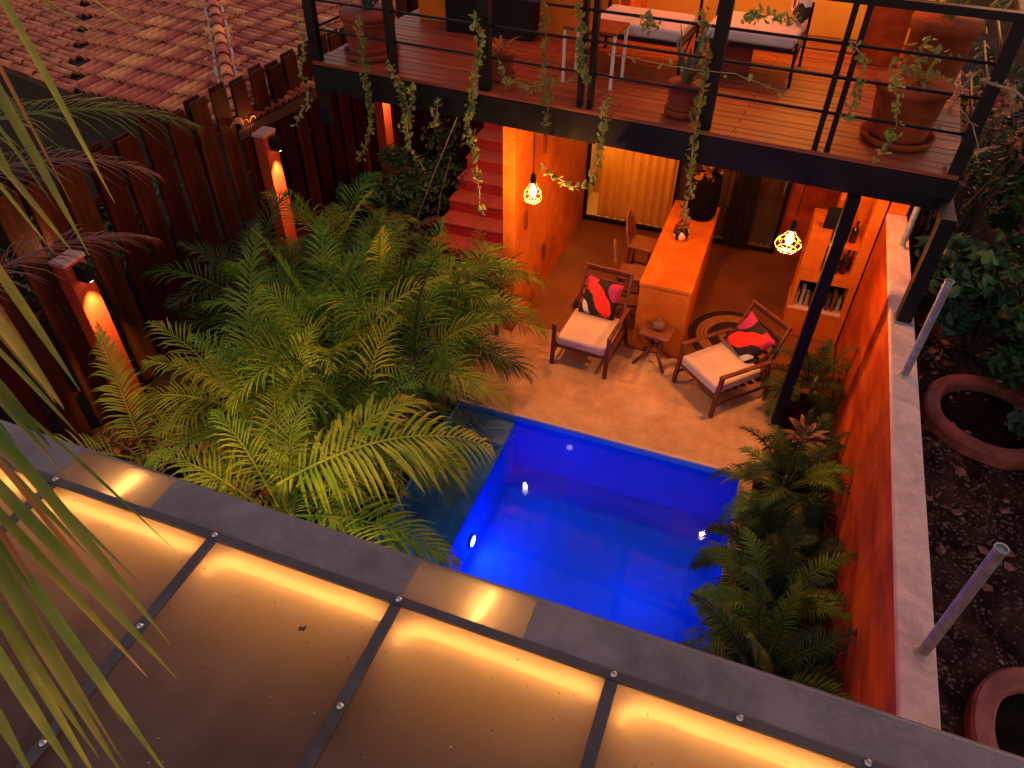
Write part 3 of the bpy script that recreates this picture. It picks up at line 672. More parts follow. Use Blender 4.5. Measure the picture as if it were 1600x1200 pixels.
# ------------------------------------------------------------------ balcony (local x runs along its front edge)
BR = math.atan(-.0794)
def bal(u, v, z): return Vector((-4.75+u*math.cos(BR)-v*math.sin(BR), 6.83+u*math.sin(BR)+v*math.cos(BR), z))
ba = thing('balcony', 'black steel balcony with reddish wooden deck and horizontal railings', 'balcony', (-4.75, 6.83, 0), BR)
WB = 6.22
for k in range(26):
    y = .005+k*.107
    for (a, b) in (((-.05, 2.2), (2.205, 4.4), (4.405, WB)) if k % 2 else ((-.05, 3.3), (3.305, WB))):
        MB().box(a, b, y, y+.101, 2.965+.002*(k % 3), 3.0+.002*(k % 3)).build('deck_plank', m_plank, ba, .004)
MB().box(-.07, WB+.02, .01, .09, 2.69, 2.955).build('edge_beam', m_black, ba, .003)
MB().box(-.07, 0, .1, 2.8, 2.70, 2.955).build('edge_beam', m_black, ba, .003)
MB().box(WB-.05, WB+.03, .1, 1.6, 2.70, 2.955).build('edge_beam', m_black, ba, .003)
for k in range(1, 6): MB().box(k*1.05, k*1.05+.05, .1, 2.6, 2.87, 2.955).build('joist', m_black, ba)
def upost(u, w_=.09, z0=2.96, z1=4.16, v=.03): MB().box(u-w_/2, u+w_/2, v, v+.07, z0, z1).build('post', m_black, ba, .003)
upost(-.02, .12, 2.3, 5.4); upost(.93, .085); upost(1.98, .12, z1=5.4); upost(2.97, .05); upost(3.07, .05); upost(4.15, .11, z1=5.4); upost(5.10, .045); upost(5.20, .045); upost(WB-.03, .10)
for z in (3.31, 3.59, 3.84):
    MB().tube([(-.02, .06, z), (WB-.03, .06, z)], .013, 8).build('rail', m_black, ba, smooth=True)
    MB().tube([(WB-.03, .1, z), (WB-.03, 1.6, z)], .013, 8).build('rail', m_black, ba, smooth=True)
    MB().tube([(-.02, .1, z), (-.02, 2.4, z)], .013, 8).build('rail', m_black, ba, smooth=True)
MB().box(-.06, WB+.04, .02, .10, 4.13, 4.19).build('top_rail', m_black, ba, .004); MB().box(WB-.06, WB+.03, .1, 1.7, 4.13, 4.19).build('top_rail', m_black, ba, .004)
MB().box(.70, .81, 6.325, 6.425, 0, 2.69).build('front_post', m_black, ba, .004).matrix_parent_inverse = Matrix.Translation((-4.75, 6.83, 0)).to_4x4().inverted() @ Matrix.Identity(4)
fp = [o for o in ba.children if o.name.startswith('front_post')][0]
fp.matrix_parent_inverse = (Matrix.Translation((-4.75, 6.83, 0)) @ Matrix.Rotation(BR, 4, 'Z')).inverted()
rp_ = MB().box(1.37, 1.49, 5.98, 6.10, 1.812, 2.80).build('side_post', m_black, ba, .004); rp_.matrix_parent_inverse = fp.matrix_parent_inverse
pt = MB().box(1.35, 1.51, 5.96, 6.12, 1.801, 1.812).build('base_plate', m_metal, rp_)
bk_ = MB().box(1.375, 1.485, 6.104, 6.40, 2.70, 2.80).build('bracket', m_black, ba); bk_.matrix_parent_inverse = fp.matrix_parent_inverse
yb = MB().box(1.25, 1.36, 7.5, 8.0, 2.3, 2.5)

# upper room
hb('upper_wall', -4.4, -1.95, 8.62, 8.76, 3.01, 5.4, m_orange)
hb('upper_wall', -1.95, 1.5, 9.75, 9.9, 3.01, 5.4, mat('yellow_orange_wall', (.82, .46, .05), (.72, .36, .04), .8, 3))
hb('upper_wall', -1.95, -1.85, 8.765, 9.75, 3.01, 5.4, m_orange)
hb('upper_wall', .58, 1.02, 8.9, 9.04, 3.01, 5.4, m_redwall)
hb('upper_floor', -1.84, 1.5, 9.30, 9.74, 2.87, 2.998, m_floor_shaded)
hb('unseen_roof_slab', -4.6, 1.7, 7.6, 11.5, 5.42, 5.6, m_orange)  # out of view, added to block the sky and carry the upper lights
lamp('upper_light', (-3.2, -1.6, 5.1), 26, (1, .30, .07), ho, .1); lamp('upper_light', (-.9, -.9, 5.1), 85, (1, .36, .06), ho, .1); lamp('upper_light', (.4, -1.1, 5.1), 52, (1, .30, .06), ho, .1); lamp('upper_light', (.3, -.5, 4.4), 34, (1, .48, .07), ho, .1)

def bench(lab, x0, x1, y0, y1, rz=BR):
    cx, cy = (x0+x1)/2, (y0+y1)/2; w = (x1-x0)/2; d = (y1-y0)/2
    t = thing('terrace_bench', lab, 'bench', (cx, cy, 3.0), rz, 'cushioned benches on the upper terrace')
    for sx in (-1, 1):
        for sy in (-1, 1): MB().bar((sx*(w+.02), sy*d, 0), (sx*w, sy*d, .62 if sy > 0 else .42), .028).build('leg', m_black, t)
        MB().bar((sx*w, -d, .1), (sx*w, d, .4), .016).build('brace', m_black, t)
    fr = MB(); fr.bar((-w, -d, .33), (w, -d, .33), .03).bar((-w, d, .33), (w, d, .33), .03).bar((-w, -d, .33), (-w, d, .33), .03).bar((w, -d, .33), (w, d, .33), .03)
    fr.build('frame', m_black, t)
    for k in range(7): yy = -d+.05+k*(2*d-.1)/6; MB().box(-w+.016, w-.016, yy-.03, yy+.03, .335, .35).build('slat', m_wood2, t)
    c = MB().box(-w+.02, w-.02, -d-.01, d, .352, .46).build('seat_cushion', m_cushp, t)
    b = c.modifiers.new('b', 'BEVEL'); b.width = .035; b.segments = 4
m_cushp = mat('pale_bench_cushion', (.62, .52, .55), (.5, .42, .45), .9, 3, .15, 160)
bench('metal framed bench with pale cushion, left of the black balcony post', -2.02, -1.05, 7.72, 8.38)
bench('metal framed bench with pale cushion, right of the black balcony post', -.90, .02, 7.92, 8.62)
tb = thing('low_table', 'small pinkish table with thin white legs by the balcony railing', 'table', (-1.86, 7.36, 3.0), BR)
MB().box(-.27, .27, -.2, .2, .50, .53).build('tabletop', m_terra, tb, .006)
for sx in (-1, 1):
    for sy in (-1, 1): MB().bar((sx*.25, sy*.18, 0), (sx*.25, sy*.18, .50), .026).build('leg', m_white, tb)
# box behind bench, pillows
tag(MB().box(-.2, .2, -.15, .15, 0, .26).build('wooden_chest', m_terra_d, loc=(-.62, 8.25, 3.002), bevel=.01), 'dark red chest under the right bench', 'chest')
pi = MB().box(-.06, .06, -.18, .18, -.14, .14).build('pillow', m_pot, loc=(-.06, 8.45, 3.62), rz=.3); pi.modifiers.new('b', 'BEVEL').width = .05
tag(pi, 'black and white patterned pillow at the right end of the right bench', 'pillow')
# white hanging ornaments
for i, (x, z) in enumerate(((-3.62, 3.82), (-3.50, 3.76), (-3.36, 3.80), (-3.20, 3.88))):
    t = MB().lathe([(.01, .17), (.035, .12), (.06, .03), (.055, -.05), (.03, -.1), (.01, -.115)], 14, wob=.08).tube([(0, 0, .16), (0, 0, 1.3)], .003, 4)
    o = t.build('hanging_ornament', m_white, loc=(x, 7.6, z), smooth=True)
    tag(o, 'white %s ornament hanging over the terrace, %s of the row of four' % (('slender', 'tapered', 'rounded', 'broad')[i], ('leftmost', 'second from the left', 'third from the left', 'rightmost')[i]), 'ornament', 'white hanging ornaments')
sbx = MB().box(-.55, .5, -.15, .15, 0, .42).build('planter_box', m_black, loc=(-3.35, 8.45, 3.002), bevel=.01); tag(sbx, 'long dark box against the orange wall of the upper terrace', 'planter')
# terrace pots
def saucer(R): return [(R*.8, 0), (R, .02), (R*1.06, .07), (R*1.01, .075), (R*.93, .03)]
def bigpot(lab, x, y, R, h, m, bands=(), sau=True, flare=1.15):
    t = potplant('terracotta_pot', lab, 'plant pot', (x, y, 3.002), [(R*.82, .03 if sau else 0), (R*.86, h*.2), (R*.98, h*.6), (R*1.02, h*.86), (R*1.10, h*.87), (R*1.12, h*.98), (R*1.06, h)], m, bands=bands)
    if sau: MB().lathe(saucer(R*1.08), 30).build('saucer', m, t, smooth=True)
    return t
P1 = bigpot('large plain terracotta pot on a saucer at the right front of the balcony', .98, 6.92, .27, .50, m_terra)
P2 = bigpot('tall terracotta pot behind the large plain pot at the right of the balcony', 1.17, 7.75, .26, .80, m_terra, sau=False)
P3 = bigpot('brown banded terracotta pot at the left corner of the balcony', -4.28, 7.22, .27, .46, m_terra_d, bands=((.04, .23), (.10, .24), (.36, .275)))
P4 = bigpot('small dark red ribbed pot with spiky leaves beside the central balcony post', -.86, 6.80, .14, .30, m_terra_d, bands=((.07, .122), (.13, .13), (.19, .138)))
P5 = bigpot('small red pot behind the vine covered balcony post', -2.72, 7.05, .12, .28, m_terra_d)
def blade(mb, base, d, L, w, droop=.3, seg=5, fold=.25, taper=1.0):
    base = Vector(base); d = Vector(d).normalized(); side = d.cross(Vector((0, 0, 1)))
    if side.length < .05: side = Vector((1, 0, 0))
    side.normalize(); o = len(mb.v)
    for i in range(seg+1):
        t = i/seg; p = base + d*(L*t) - Vector((0, 0, 1))*droop*L*t*t
        ww = w*.5*(min(1, .35+2.2*t))*(1-t**2.2)**.8 if i < seg else .001
        dn = Vector((0, 0, -ww*fold))
        mb.v += [tuple(p-side*ww-dn), tuple(p+dn), tuple(p+side*ww-dn)]
    for i in range(seg):
        a = o+i*3; mb.f += [(a, a+1, a+4, a+3), (a+1, a+2, a+5, a+4)]
def spiky(parent, n, L, w, up, droop, m, z, r=rnd, name='leaf'):
    for i in range(n):
        a = i*2.399+r.uniform(-.2, .2); e = r.uniform(up[0], up[1]); mb = MB()
        blade(mb, (.03*math.cos(a), .03*math.sin(a), z), (math.cos(a)*math.cos(e), math.sin(a)*math.cos(e), math.sin(e)), L*r.uniform(.7, 1.15), w*r.uniform(.8, 1.2), droop)
        mb.build(name, m, parent, smooth=True)
spiky(P4, 14, .55, .06, (.7, 1.4), .15, leafmat('grey_green_leaf', (.16, .18, .09), (.07, .09, .05), .15), .28)
spiky(P5, 12, .35, .03, (.3, 1.3), .5, m_palm_o, .26)
spiky(P2, 22, .55, .05, (.9, 1.5), .2, m_vine, .78)
spiky(P1, 12, .35, .03, (.2, 1.2), .6, m_vine, .48)
mb = MB()
for i in range(60):
    a = rnd.uniform(0, 6.28); rr = rnd.uniform(0, .28); leafquad(mb, (rr*math.cos(a), rr*math.sin(a), .5+rnd.uniform(0, .28)), rnd.uniform(.04, .1), rnd, 1)
mb.build('foliage', m_vine, P1, label='low green leaves filling the pot')
spiky(P3, 18, .5, .04, (.6, 1.5), .3, m_shrub2, .44)

# ------------------------------------------------------------------ palms
def frond(parent, base, az, el, L, m, droop=.9, nl=34, ll=.34, lw=.022, vang=.5, stemfrac=.22, name='frond', curl=0.0, a0=1.15, a1=.75):
    """one pinnate frond: arching rachis plus paired folded leaflets"""
    base = Vector(base); pts = []; N = 14; d = Vector((math.cos(az)*math.cos(el), math.sin(az)*math.cos(el), math.sin(el))); p = base.copy(); step = L/N
    for i in range(N+1):
        pts.append(p.copy()); p = p+d*step
        k = droop*step/L*(0.4+1.5*i/N)
        d = (d-Vector((0, 0, 1))*k).normalized()
        if curl: d = (Matrix.Rotation(curl*step/L, 3, 'Z') @ d).normalized()
    mb = MB(); mb.tube(pts, [.011*(1-.85*i/N)*(L/1.2)**.5+.0015 for i in range(N+1)], 5, cap=False)
    for i in range(nl):
        t = stemfrac+(1-stemfrac)*(i+.5)/nl; x = t*N; k = min(int(x), N-1); f_ = x-k
        P = pts[k].lerp(pts[k+1], f_); T = (pts[k+1]-pts[k]).normalized(); side = T.cross(Vector((0, 0, 1)))
        if side.length < .01: side = Vector((1, 0, 0))
        side.normalize(); up = side.cross(T)
        q = (t-stemfrac)/(1-stemfrac); env = (math.sin(math.pi*min(1, .12+q*.88)**.8))**.55*(1-.35*q)
        ang = a0-a1*q
        for s in (-1, 1):
            l = ll*env*rnd.uniform(.78, 1.12)*(.45 if rnd.random() < .04 else 1); a2 = ang+rnd.uniform(-.12, .12)
            D = (T*math.cos(a2)+side*s*math.sin(a2)*math.cos(vang)+up*math.sin(a2)*math.sin(vang)).normalized()
            o = len(mb.v); wd = lw*(.6+.5*env); jd = rnd.uniform(-.05, .08)
            W = D.cross(up).normalized(); 
            for j, (tt, ww, dr) in enumerate(((0, .35, 0), (.35, 1, .03), (.7, .75, .16+jd), (1, .05, .42+2*jd))):
                c = P+D*(l*tt)-Vector((0, 0, 1))*dr*l
                mb.v += [tuple(c-W*wd*.5*ww+up*wd*.18*ww), tuple(c-up*wd*.1), tuple(c+W*wd*.5*ww+up*wd*.18*ww)]
            for j in range(3):
                a = o+j*3; mb.f += [(a, a+1, a+4, a+3), (a+1, a+2, a+5, a+4)]
    return mb.build(name, m, parent, smooth=True)
def palm(lab, x, y, zc, n, L, mats, grp, spread=(.15, 1.35), droop=.9, ll=.45, lw=.023, azr=(0, 6.283), nl=34, stems=4, lwk=.72, catg='palm', nm='areca_palm', z0=0):
    t = thing(nm, lab, catg, (x, y, z0), 0, grp)
    for s in range(stems):
        a = rnd.uniform(0, 6.28); rr = .08
        MB().tube([(rr*math.cos(a), rr*math.sin(a), -.05), (rr*.8*math.cos(a), rr*.8*math.sin(a), zc*.5), (rr*math.cos(a), rr*math.sin(a), zc)], [.028, .022, .016], 7).build('stem', m_stemg, t, smooth=True)
    for i in range(n):
        az = azr[0]+(azr[1]-azr[0])*((i*.618034) % 1)+rnd.uniform(-.15, .15); q = i/max(1, n-1)
        el = spread[0]+(spread[1]-spread[0])*(1-q)**1.1*rnd.uniform(.8, 1.1)
        frond(t, (.06*math.cos(az), .06*math.sin(az), zc*(.72+.28*(1-q))), az, el, L*1.12*rnd.uniform(.75, 1.12), rnd.choice(mats), droop*rnd.uniform(.8, 1.6), int(nl*.68), ll, lw*.70, vang=rnd.uniform(.2, .6))
    return t
m_stemg = mat('green_cane_stem', (.20, .19, .06), (.1, .1, .03), .5, 3, .1, 10, stretch=(1, 1, 12))
GL = 'palms in the left garden bed'
A = palm('broad palm with arching yellow green fronds hanging over the pool corner', -2.85, 2.72, 1.15, 14, 1.15, [m_palm_y, m_palm], GL, droop=1.1, ll=.38, azr=(1.6, 6.3))
frond(A, (.02, -.0, 1.45), math.radians(33), .50, 1.75, m_palm_y, 1.35, 36, .60, .033, .12, .10, a0=1.35, a1=.62)
frond(A, (.05, .0, 1.1), math.radians(8), .30, 1.45, m_palm, 1.3, 30, .44, .028, .25, .1)
frond(A, (.1, .1, 1.35), math.radians(62), .55, 1.3, m_palm_y, 1.2, 28, .42, .028, .3)
Bp = palm('palm with tall upright fronds before the fence, near the middle red post', -4.15, 3.95, .8, 15, 1.1, [m_palm, m_palm_y], GL, spread=(.3, 1.2))
frond(Bp, (0, 0, .75), math.radians(105), 1.05, 1.75, m_palm, .7, 26, .44, .024, .35, .25)
frond(Bp, (0, 0, .75), math.radians(60), 1.0, 1.45, m_palm, .9, 24, .40, .024, .35, .3)
frond(Bp, (.05, 0, .75), math.radians(75), .9, 1.3, m_palm_y, .9, 24, .38, .024, .35, .3)
Cp = palm('palm at the far left whose frond crosses the lit red fence post', -4.75, 3.15, .6, 7, .95, [m_palm_y, m_palm_o], GL, spread=(.1, .9))
frond(Cp, (0, 0, .6), math.radians(140), .95, 1.35, m_palm_y, .8, 40, .36, .020, .3, .12)
palm('bushy green palm in the middle of the left bed', -3.75, 4.85, 1.1, 24, 1.15, [m_palm, m_palm, m_palm_d], GL)
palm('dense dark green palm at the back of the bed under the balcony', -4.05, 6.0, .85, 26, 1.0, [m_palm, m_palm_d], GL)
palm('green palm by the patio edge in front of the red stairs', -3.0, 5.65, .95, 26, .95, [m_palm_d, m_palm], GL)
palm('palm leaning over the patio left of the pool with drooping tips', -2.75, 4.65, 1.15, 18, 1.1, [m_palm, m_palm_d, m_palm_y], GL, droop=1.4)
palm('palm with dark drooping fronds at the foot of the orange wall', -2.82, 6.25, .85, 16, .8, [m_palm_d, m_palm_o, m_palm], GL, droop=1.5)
palm('green palm in the left bed against the fence behind the others', -4.95, 5.25, 1.0, 18, 1.05, [m_palm, m_palm_d], GL)
palm('low palm in the left bed between the patio and the tall fronds', -3.5, 5.4, 1.25, 18, .9, [m_palm, m_palm_y, m_palm], GL)
palm('yellow green palm low in the bed between the big frond and the pool shelf', -2.8, 3.75, .95, 20, 1.0, [m_palm_y, m_palm], GL, droop=1.3)
palm('mid green palm in the left bed beside the middle red post', -4.7, 6.5, .9, 14, 1.0, [m_palm, m_palm_y], GL)
palm('tall arching green palm at the centre of the left bed', -3.35, 4.35, 1.25, 20, 1.15, [m_palm, m_palm, m_palm_y], GL, droop=1.2)
palm('full green palm at the patio corner of the left bed beside the pool', -2.72, 5.15, 1.0, 20, .95, [m_palm, m_palm_d], GL, droop=1.5)
palm('full palm in the near left bed behind the large yellow frond', -3.45, 3.55, 1.0, 16, 1.05, [m_palm, m_palm_y], GL, droop=1.2)
# low warm lit plants at the near edge
def fountain(lab, x, y, z, n, L, w_, m, cat='plant', nm='strappy_plant', grp=None, up=(.15, 1.4), droop=.55):
    t = thing(nm, lab, cat, (x, y, z), 0, grp); spiky(t, n, L, w_, up, droop, m, .05); return t
fountain('yellow green strap leaved plant in the bed just beyond the grey ledge', -3.62, 3.05, .85, 34, .42, .022, m_palm_y, grp='strappy plants by the ledge')
MB().tube([(-3.62, 3.05, -.03), (-3.6, 3.05, .9)], .05, 8).build('trunk', m_bark, bpy.data.objects['strappy_plant']).matrix_parent_inverse = Matrix.Translation((3.62, -3.05, -.85))
for i, (x, y, L, m, lb) in enumerate(((-4.35, 2.75, .4, m_palm_y, 'yellowish strappy plant at the far left beyond the ledge'), (-3.95, 2.55, .35, m_palm_o, 'orange brown strappy plant beyond the ledge left of the yellow one'), (-3.2, 2.45, .38, m_palm_o, 'dry brown strappy plant close to the ledge below the large frond'), (-2.75, 2.35, .36, m_palm_d, 'dark strappy plant close to the ledge left of the pool'), (-4.9, 2.6, .4, m_palm, 'green strappy plant in the far left corner of the bed'))):
    fountain(lb, x, y, .35, 30, L, .02, m, grp='strappy plants by the ledge')
# orange lit small palms by the stairs
palm('small dry orange leaved palm in front of the red steps', -3.30, 7.45, .55, 9, .6, [m_palm_o], 'small palms by the stairs', ll=.2, lw=.013, nl=24, stems=2)
palm('small dark palm between the fence and the stairs', -4.5, 7.8, .5, 10, .7, [m_palm_d, m_palm_o], 'small palms by the stairs', ll=.22, lw=.016, nl=24, stems=2)
palm('thin palm before the orange wall end with fine leaves', -2.75, 6.75, .7, 6, .6, [m_palm_o, m_palm_d], 'small palms by the stairs', ll=.18, lw=.012, nl=24, stems=1)
# right bed
GR = 'palms along the right wall'
Z = dict(ll=.19, lw=.016, nl=52, stems=1, nm='dwarf_palm', catg='palm')
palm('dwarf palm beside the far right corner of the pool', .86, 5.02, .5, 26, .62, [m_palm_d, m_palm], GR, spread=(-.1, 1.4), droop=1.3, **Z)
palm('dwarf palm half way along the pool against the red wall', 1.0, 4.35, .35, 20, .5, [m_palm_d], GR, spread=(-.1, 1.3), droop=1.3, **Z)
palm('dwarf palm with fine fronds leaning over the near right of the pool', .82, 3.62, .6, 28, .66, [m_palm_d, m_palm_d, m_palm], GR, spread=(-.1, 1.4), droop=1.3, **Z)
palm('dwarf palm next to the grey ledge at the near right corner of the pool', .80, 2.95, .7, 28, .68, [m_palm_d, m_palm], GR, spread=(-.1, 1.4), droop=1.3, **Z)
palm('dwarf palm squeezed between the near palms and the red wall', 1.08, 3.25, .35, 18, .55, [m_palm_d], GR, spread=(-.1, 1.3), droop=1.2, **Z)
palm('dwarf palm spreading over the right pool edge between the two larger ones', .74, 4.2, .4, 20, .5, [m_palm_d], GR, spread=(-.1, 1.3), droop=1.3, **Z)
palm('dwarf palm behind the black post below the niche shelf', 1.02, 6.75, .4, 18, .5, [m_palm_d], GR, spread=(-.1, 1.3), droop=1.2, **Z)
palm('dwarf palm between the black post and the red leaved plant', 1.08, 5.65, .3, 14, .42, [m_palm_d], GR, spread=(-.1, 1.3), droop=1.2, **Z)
br = thing('bromeliad', 'rosette plant with broad red striped leaves beside the black post', 'plant', (.98, 5.78, .38))
MB().tube([(0, 0, -.4), (0, 0, .05)], .03, 8).build('stem', m_stem, br)
spiky(br, 15, .30, .075, (.1, 1.0), .35, m_brom, .03)
for i, (x, y) in enumerate(((1.1, 4.75), (.9, 4.0), (1.15, 3.8), (1.0, 2.6), (1.12, 6.2), (1.1, 7.3))):
    t = thing('fern', 'low dark fern by the red wall, '+('between the two farther dwarf palms', 'between pool edge and near dwarf palms', 'against the wall beside the near palms', 'nearest the grey ledge', 'behind the red leaved plant', 'near the niche shelf')[i], 'fern', (x, y, 0), 0, 'ferns under the palms')
    spiky(t, 22, .34, .03, (.1, 1.2), .6, m_palm_d, .03)

# shrubs made of many leaves on stems
def shrub(lab, x, y, z, R, Hh, n, s, m, cat='shrub', nm='shrub', grp=None, seed=1, trunk=True, clumps=14):
    r = random.Random(seed); t = thing(nm, lab, cat, (x, y, z), 0, grp); cl = []
    tm_ = MB()
    for i in range(clumps):
        a = r.uniform(0, 6.28); q = r.random()**.6; h = Hh*r.uniform(.25, 1)
        c = Vector((R*q*math.cos(a), R*q*math.sin(a), h)); cl.append((c, R*r.uniform(.22, .42)))
        tm_.tube([(0, 0, -.1), (c.x*.35+r.uniform(-.05, .05), c.y*.35, h*.5), tuple(c)], [.03*R+.008, .014*R+.005, .004], 6)
    tm_.build('branches', m_bark, t, smooth=True)
    mb = MB()
    for i in range(n):
        c, cr = cl[r.randrange(clumps)]; d = Vector((r.gauss(0, 1), r.gauss(0, 1), r.gauss(0, .8))).normalized()*cr*r.random()**.4
        leafquad(mb, c+d, s*r.uniform(.6, 1.25), r, .8)
    mb.build('foliage', m, t); return t
GS = 'leafy shrubs in the neighbour garden'
shrub('large dark green leafy shrub filling the upper right beyond the balcony', 3.6, 8.2, .8, 1.3, 1.9, 2600, .12, m_shrub, grp=GS, seed=3, clumps=26)
shrub('shrub with rounded bluish green leaves beside the black balcony side post', 2.55, 7.5, .7, .75, 1.0, 900, .15, m_shrub2, grp=GS, seed=4)
shrub('tall dark shrub at the top right corner behind the balcony end', 3.0, 10.3, 1.2, 1.5, 2.8, 2600, .12, m_shrub, grp=GS, seed=5, clumps=26)
shrub('green leafy shrub overhanging the far clay planter ring', 3.05, 5.85, .6, .5, .7, 520, .12, m_shrub2, grp=GS, seed=6)
shrub('dark shrub at the right edge between the two clay rings', 3.25, 4.6, .6, .55, .75, 620, .11, m_shrub, grp=GS, seed=7)
shrub('dense dark bush spreading over the ground right of the pipes and balcony post', 3.3, 7.0, .7, .9, .9, 1500, .12, m_shrub, grp=GS, seed=21, clumps=20)
shrub('dark leafy bush in the far right corner behind the other shrubs', 5.0, 9.5, 1.0, 1.6, 2.4, 2400, .13, m_shrub, grp=GS, seed=22, clumps=26)
shrub('dark leafy bush at the right edge just beyond the far clay ring', 4.2, 6.3, .7, .9, 1.2, 1500, .12, m_shrub2, grp=GS, seed=23, clumps=20)
shrub('shrub with dry reddish leaves right of the large terracotta pot', 1.9, 8.7, .8, .7, 2.6, 700, .10, m_brom, grp=GS, seed=8)
shrub('dark bush in front of the right end of the balcony side', 2.3, 9.1, .8, .9, 2.2, 1300, .12, m_shrub, grp=GS, seed=9)
shrub('low dark leafy bush along the foot of the back fence', -4.75, 9.2, 0, .8, 1.4, 1700, .09, m_shrub, grp='bushes behind the palms', seed=10)
shrub('leafy dark bush between the middle and last red fence posts', -5.2, 8.3, 0, .6, .8, 1100, .09, m_shrub, grp='bushes behind the palms', seed=12)
shrub('dark bush outside the fence below the tiled roof', -7.4, 5.4, 0, 1.0, 1.6, 900, .08, m_shrub, grp='bushes behind the palms', seed=13)
shrub('low brown leafed bush in the near left bed beyond the ledge', -3.4, 2.1, 0, .9, 1.0, 1200, .06, m_palm_o, grp='bushes behind the palms', seed=14)
shrub('low dry bush in the far left of the bed under the near fronds', -4.8, 2.3, 0, .8, .8, 1000, .06, m_palm_o, grp='bushes behind the palms', seed=15)
shrub('small white dotted bush at the foot of the bed before the stairs', -3.7, 7.3, 0, .5, .7, 600, .07, m_shrub, grp='bushes behind the palms', seed=16)

# ------------------------------------------------------------------ hanging vines
VINES=[
  [[-4.09, 6.71, 3.53], [-4.06, 6.7, 3.32], [-4.1, 6.71, 3.13], [-4.08, 6.71, 2.94], [-4.06, 6.71, 2.65], [-4.11, 6.71, 2.4], [-4.28, 6.72, 2.05]] ,
  [[-3.79, 6.68, 3.14], [-3.73, 6.68, 3.0], [-3.65, 6.67, 2.82], [-3.62, 6.67, 2.62], [-3.7, 6.68, 2.49]] ,
  [[-3.51, 6.66, 2.97], [-3.56, 6.67, 2.73], [-3.65, 6.67, 2.49], [-3.62, 6.67, 2.31], [-3.46, 6.66, 2.07]] ,
  [[-3.24, 6.64, 2.88], [-3.28, 6.64, 2.69], [-3.33, 6.65, 2.6]] ,
  [[-2.82, 6.61, 3.7], [-2.73, 6.6, 3.5], [-2.78, 6.6, 3.29], [-2.86, 6.61, 3.01], [-2.88, 6.61, 2.81], [-2.93, 6.62, 2.51]] ,
  [[-2.88, 6.61, 2.62], [-2.83, 6.61, 2.36], [-2.83, 6.61, 2.07], [-2.79, 6.6, 1.71]] ,
  [[-2.12, 6.55, 3.86], [-2.11, 6.55, 3.58], [-2.09, 6.55, 3.3], [-2.06, 6.55, 3.07], [-2.07, 6.55, 2.83]] ,
  [[-1.47, 6.5, 3.17], [-1.49, 6.5, 2.99], [-1.5, 6.5, 2.78], [-1.52, 6.5, 2.55], [-1.58, 6.51, 2.31], [-1.75, 6.52, 2.25], [-1.94, 6.54, 2.3], [-2.07, 6.55, 2.41]] ,
  [[-1.83, 6.53, 3.92], [-1.76, 6.52, 3.62], [-1.76, 6.52, 3.43], [-1.69, 6.52, 3.3]] ,
  [[-0.76, 6.44, 3.99], [-0.75, 6.44, 3.83], [-0.67, 6.44, 3.61], [-0.67, 6.44, 3.3], [-0.68, 6.44, 3.16], [-0.66, 6.43, 2.81], [-0.62, 6.43, 2.48], [-0.63, 6.43, 2.11]] ,
  [[-4.84, 6.77, 3.47], [-4.81, 6.76, 3.22], [-4.9, 6.77, 2.89], [-4.89, 6.77, 2.61], [-5.12, 6.79, 2.29]] ,
  [[-1.24, 6.48, 3.89], [-1.2, 6.48, 3.77], [-1.13, 6.47, 3.85]] ,
  [[-0.34, 6.41, 4.04], [-0.42, 6.42, 3.96], [-0.23, 6.4, 4.01], [-0.08, 6.39, 4.0]] ,
  [[0.73, 6.32, 3.72], [0.83, 6.32, 3.49], [0.88, 6.31, 3.25], [0.81, 6.32, 3.07]] ,
  [[1.16, 6.29, 3.78], [1.22, 6.29, 3.56], [1.38, 6.27, 3.44], [1.51, 6.26, 3.18]] ,
  [[0.39, 6.35, 3.9], [0.49, 6.34, 3.75], [0.53, 6.34, 3.54], [0.49, 6.34, 3.33]] ,
  [[-2.59, 6.59, 3.34], [-2.49, 6.58, 3.18], [-2.26, 6.56, 3.16], [-1.82, 6.53, 3.28]] ,
  [[-1.48, 6.5, 3.55], [-0.97, 6.46, 3.52], [-0.43, 6.42, 3.54], [0.0, 6.38, 3.46]] ,
]
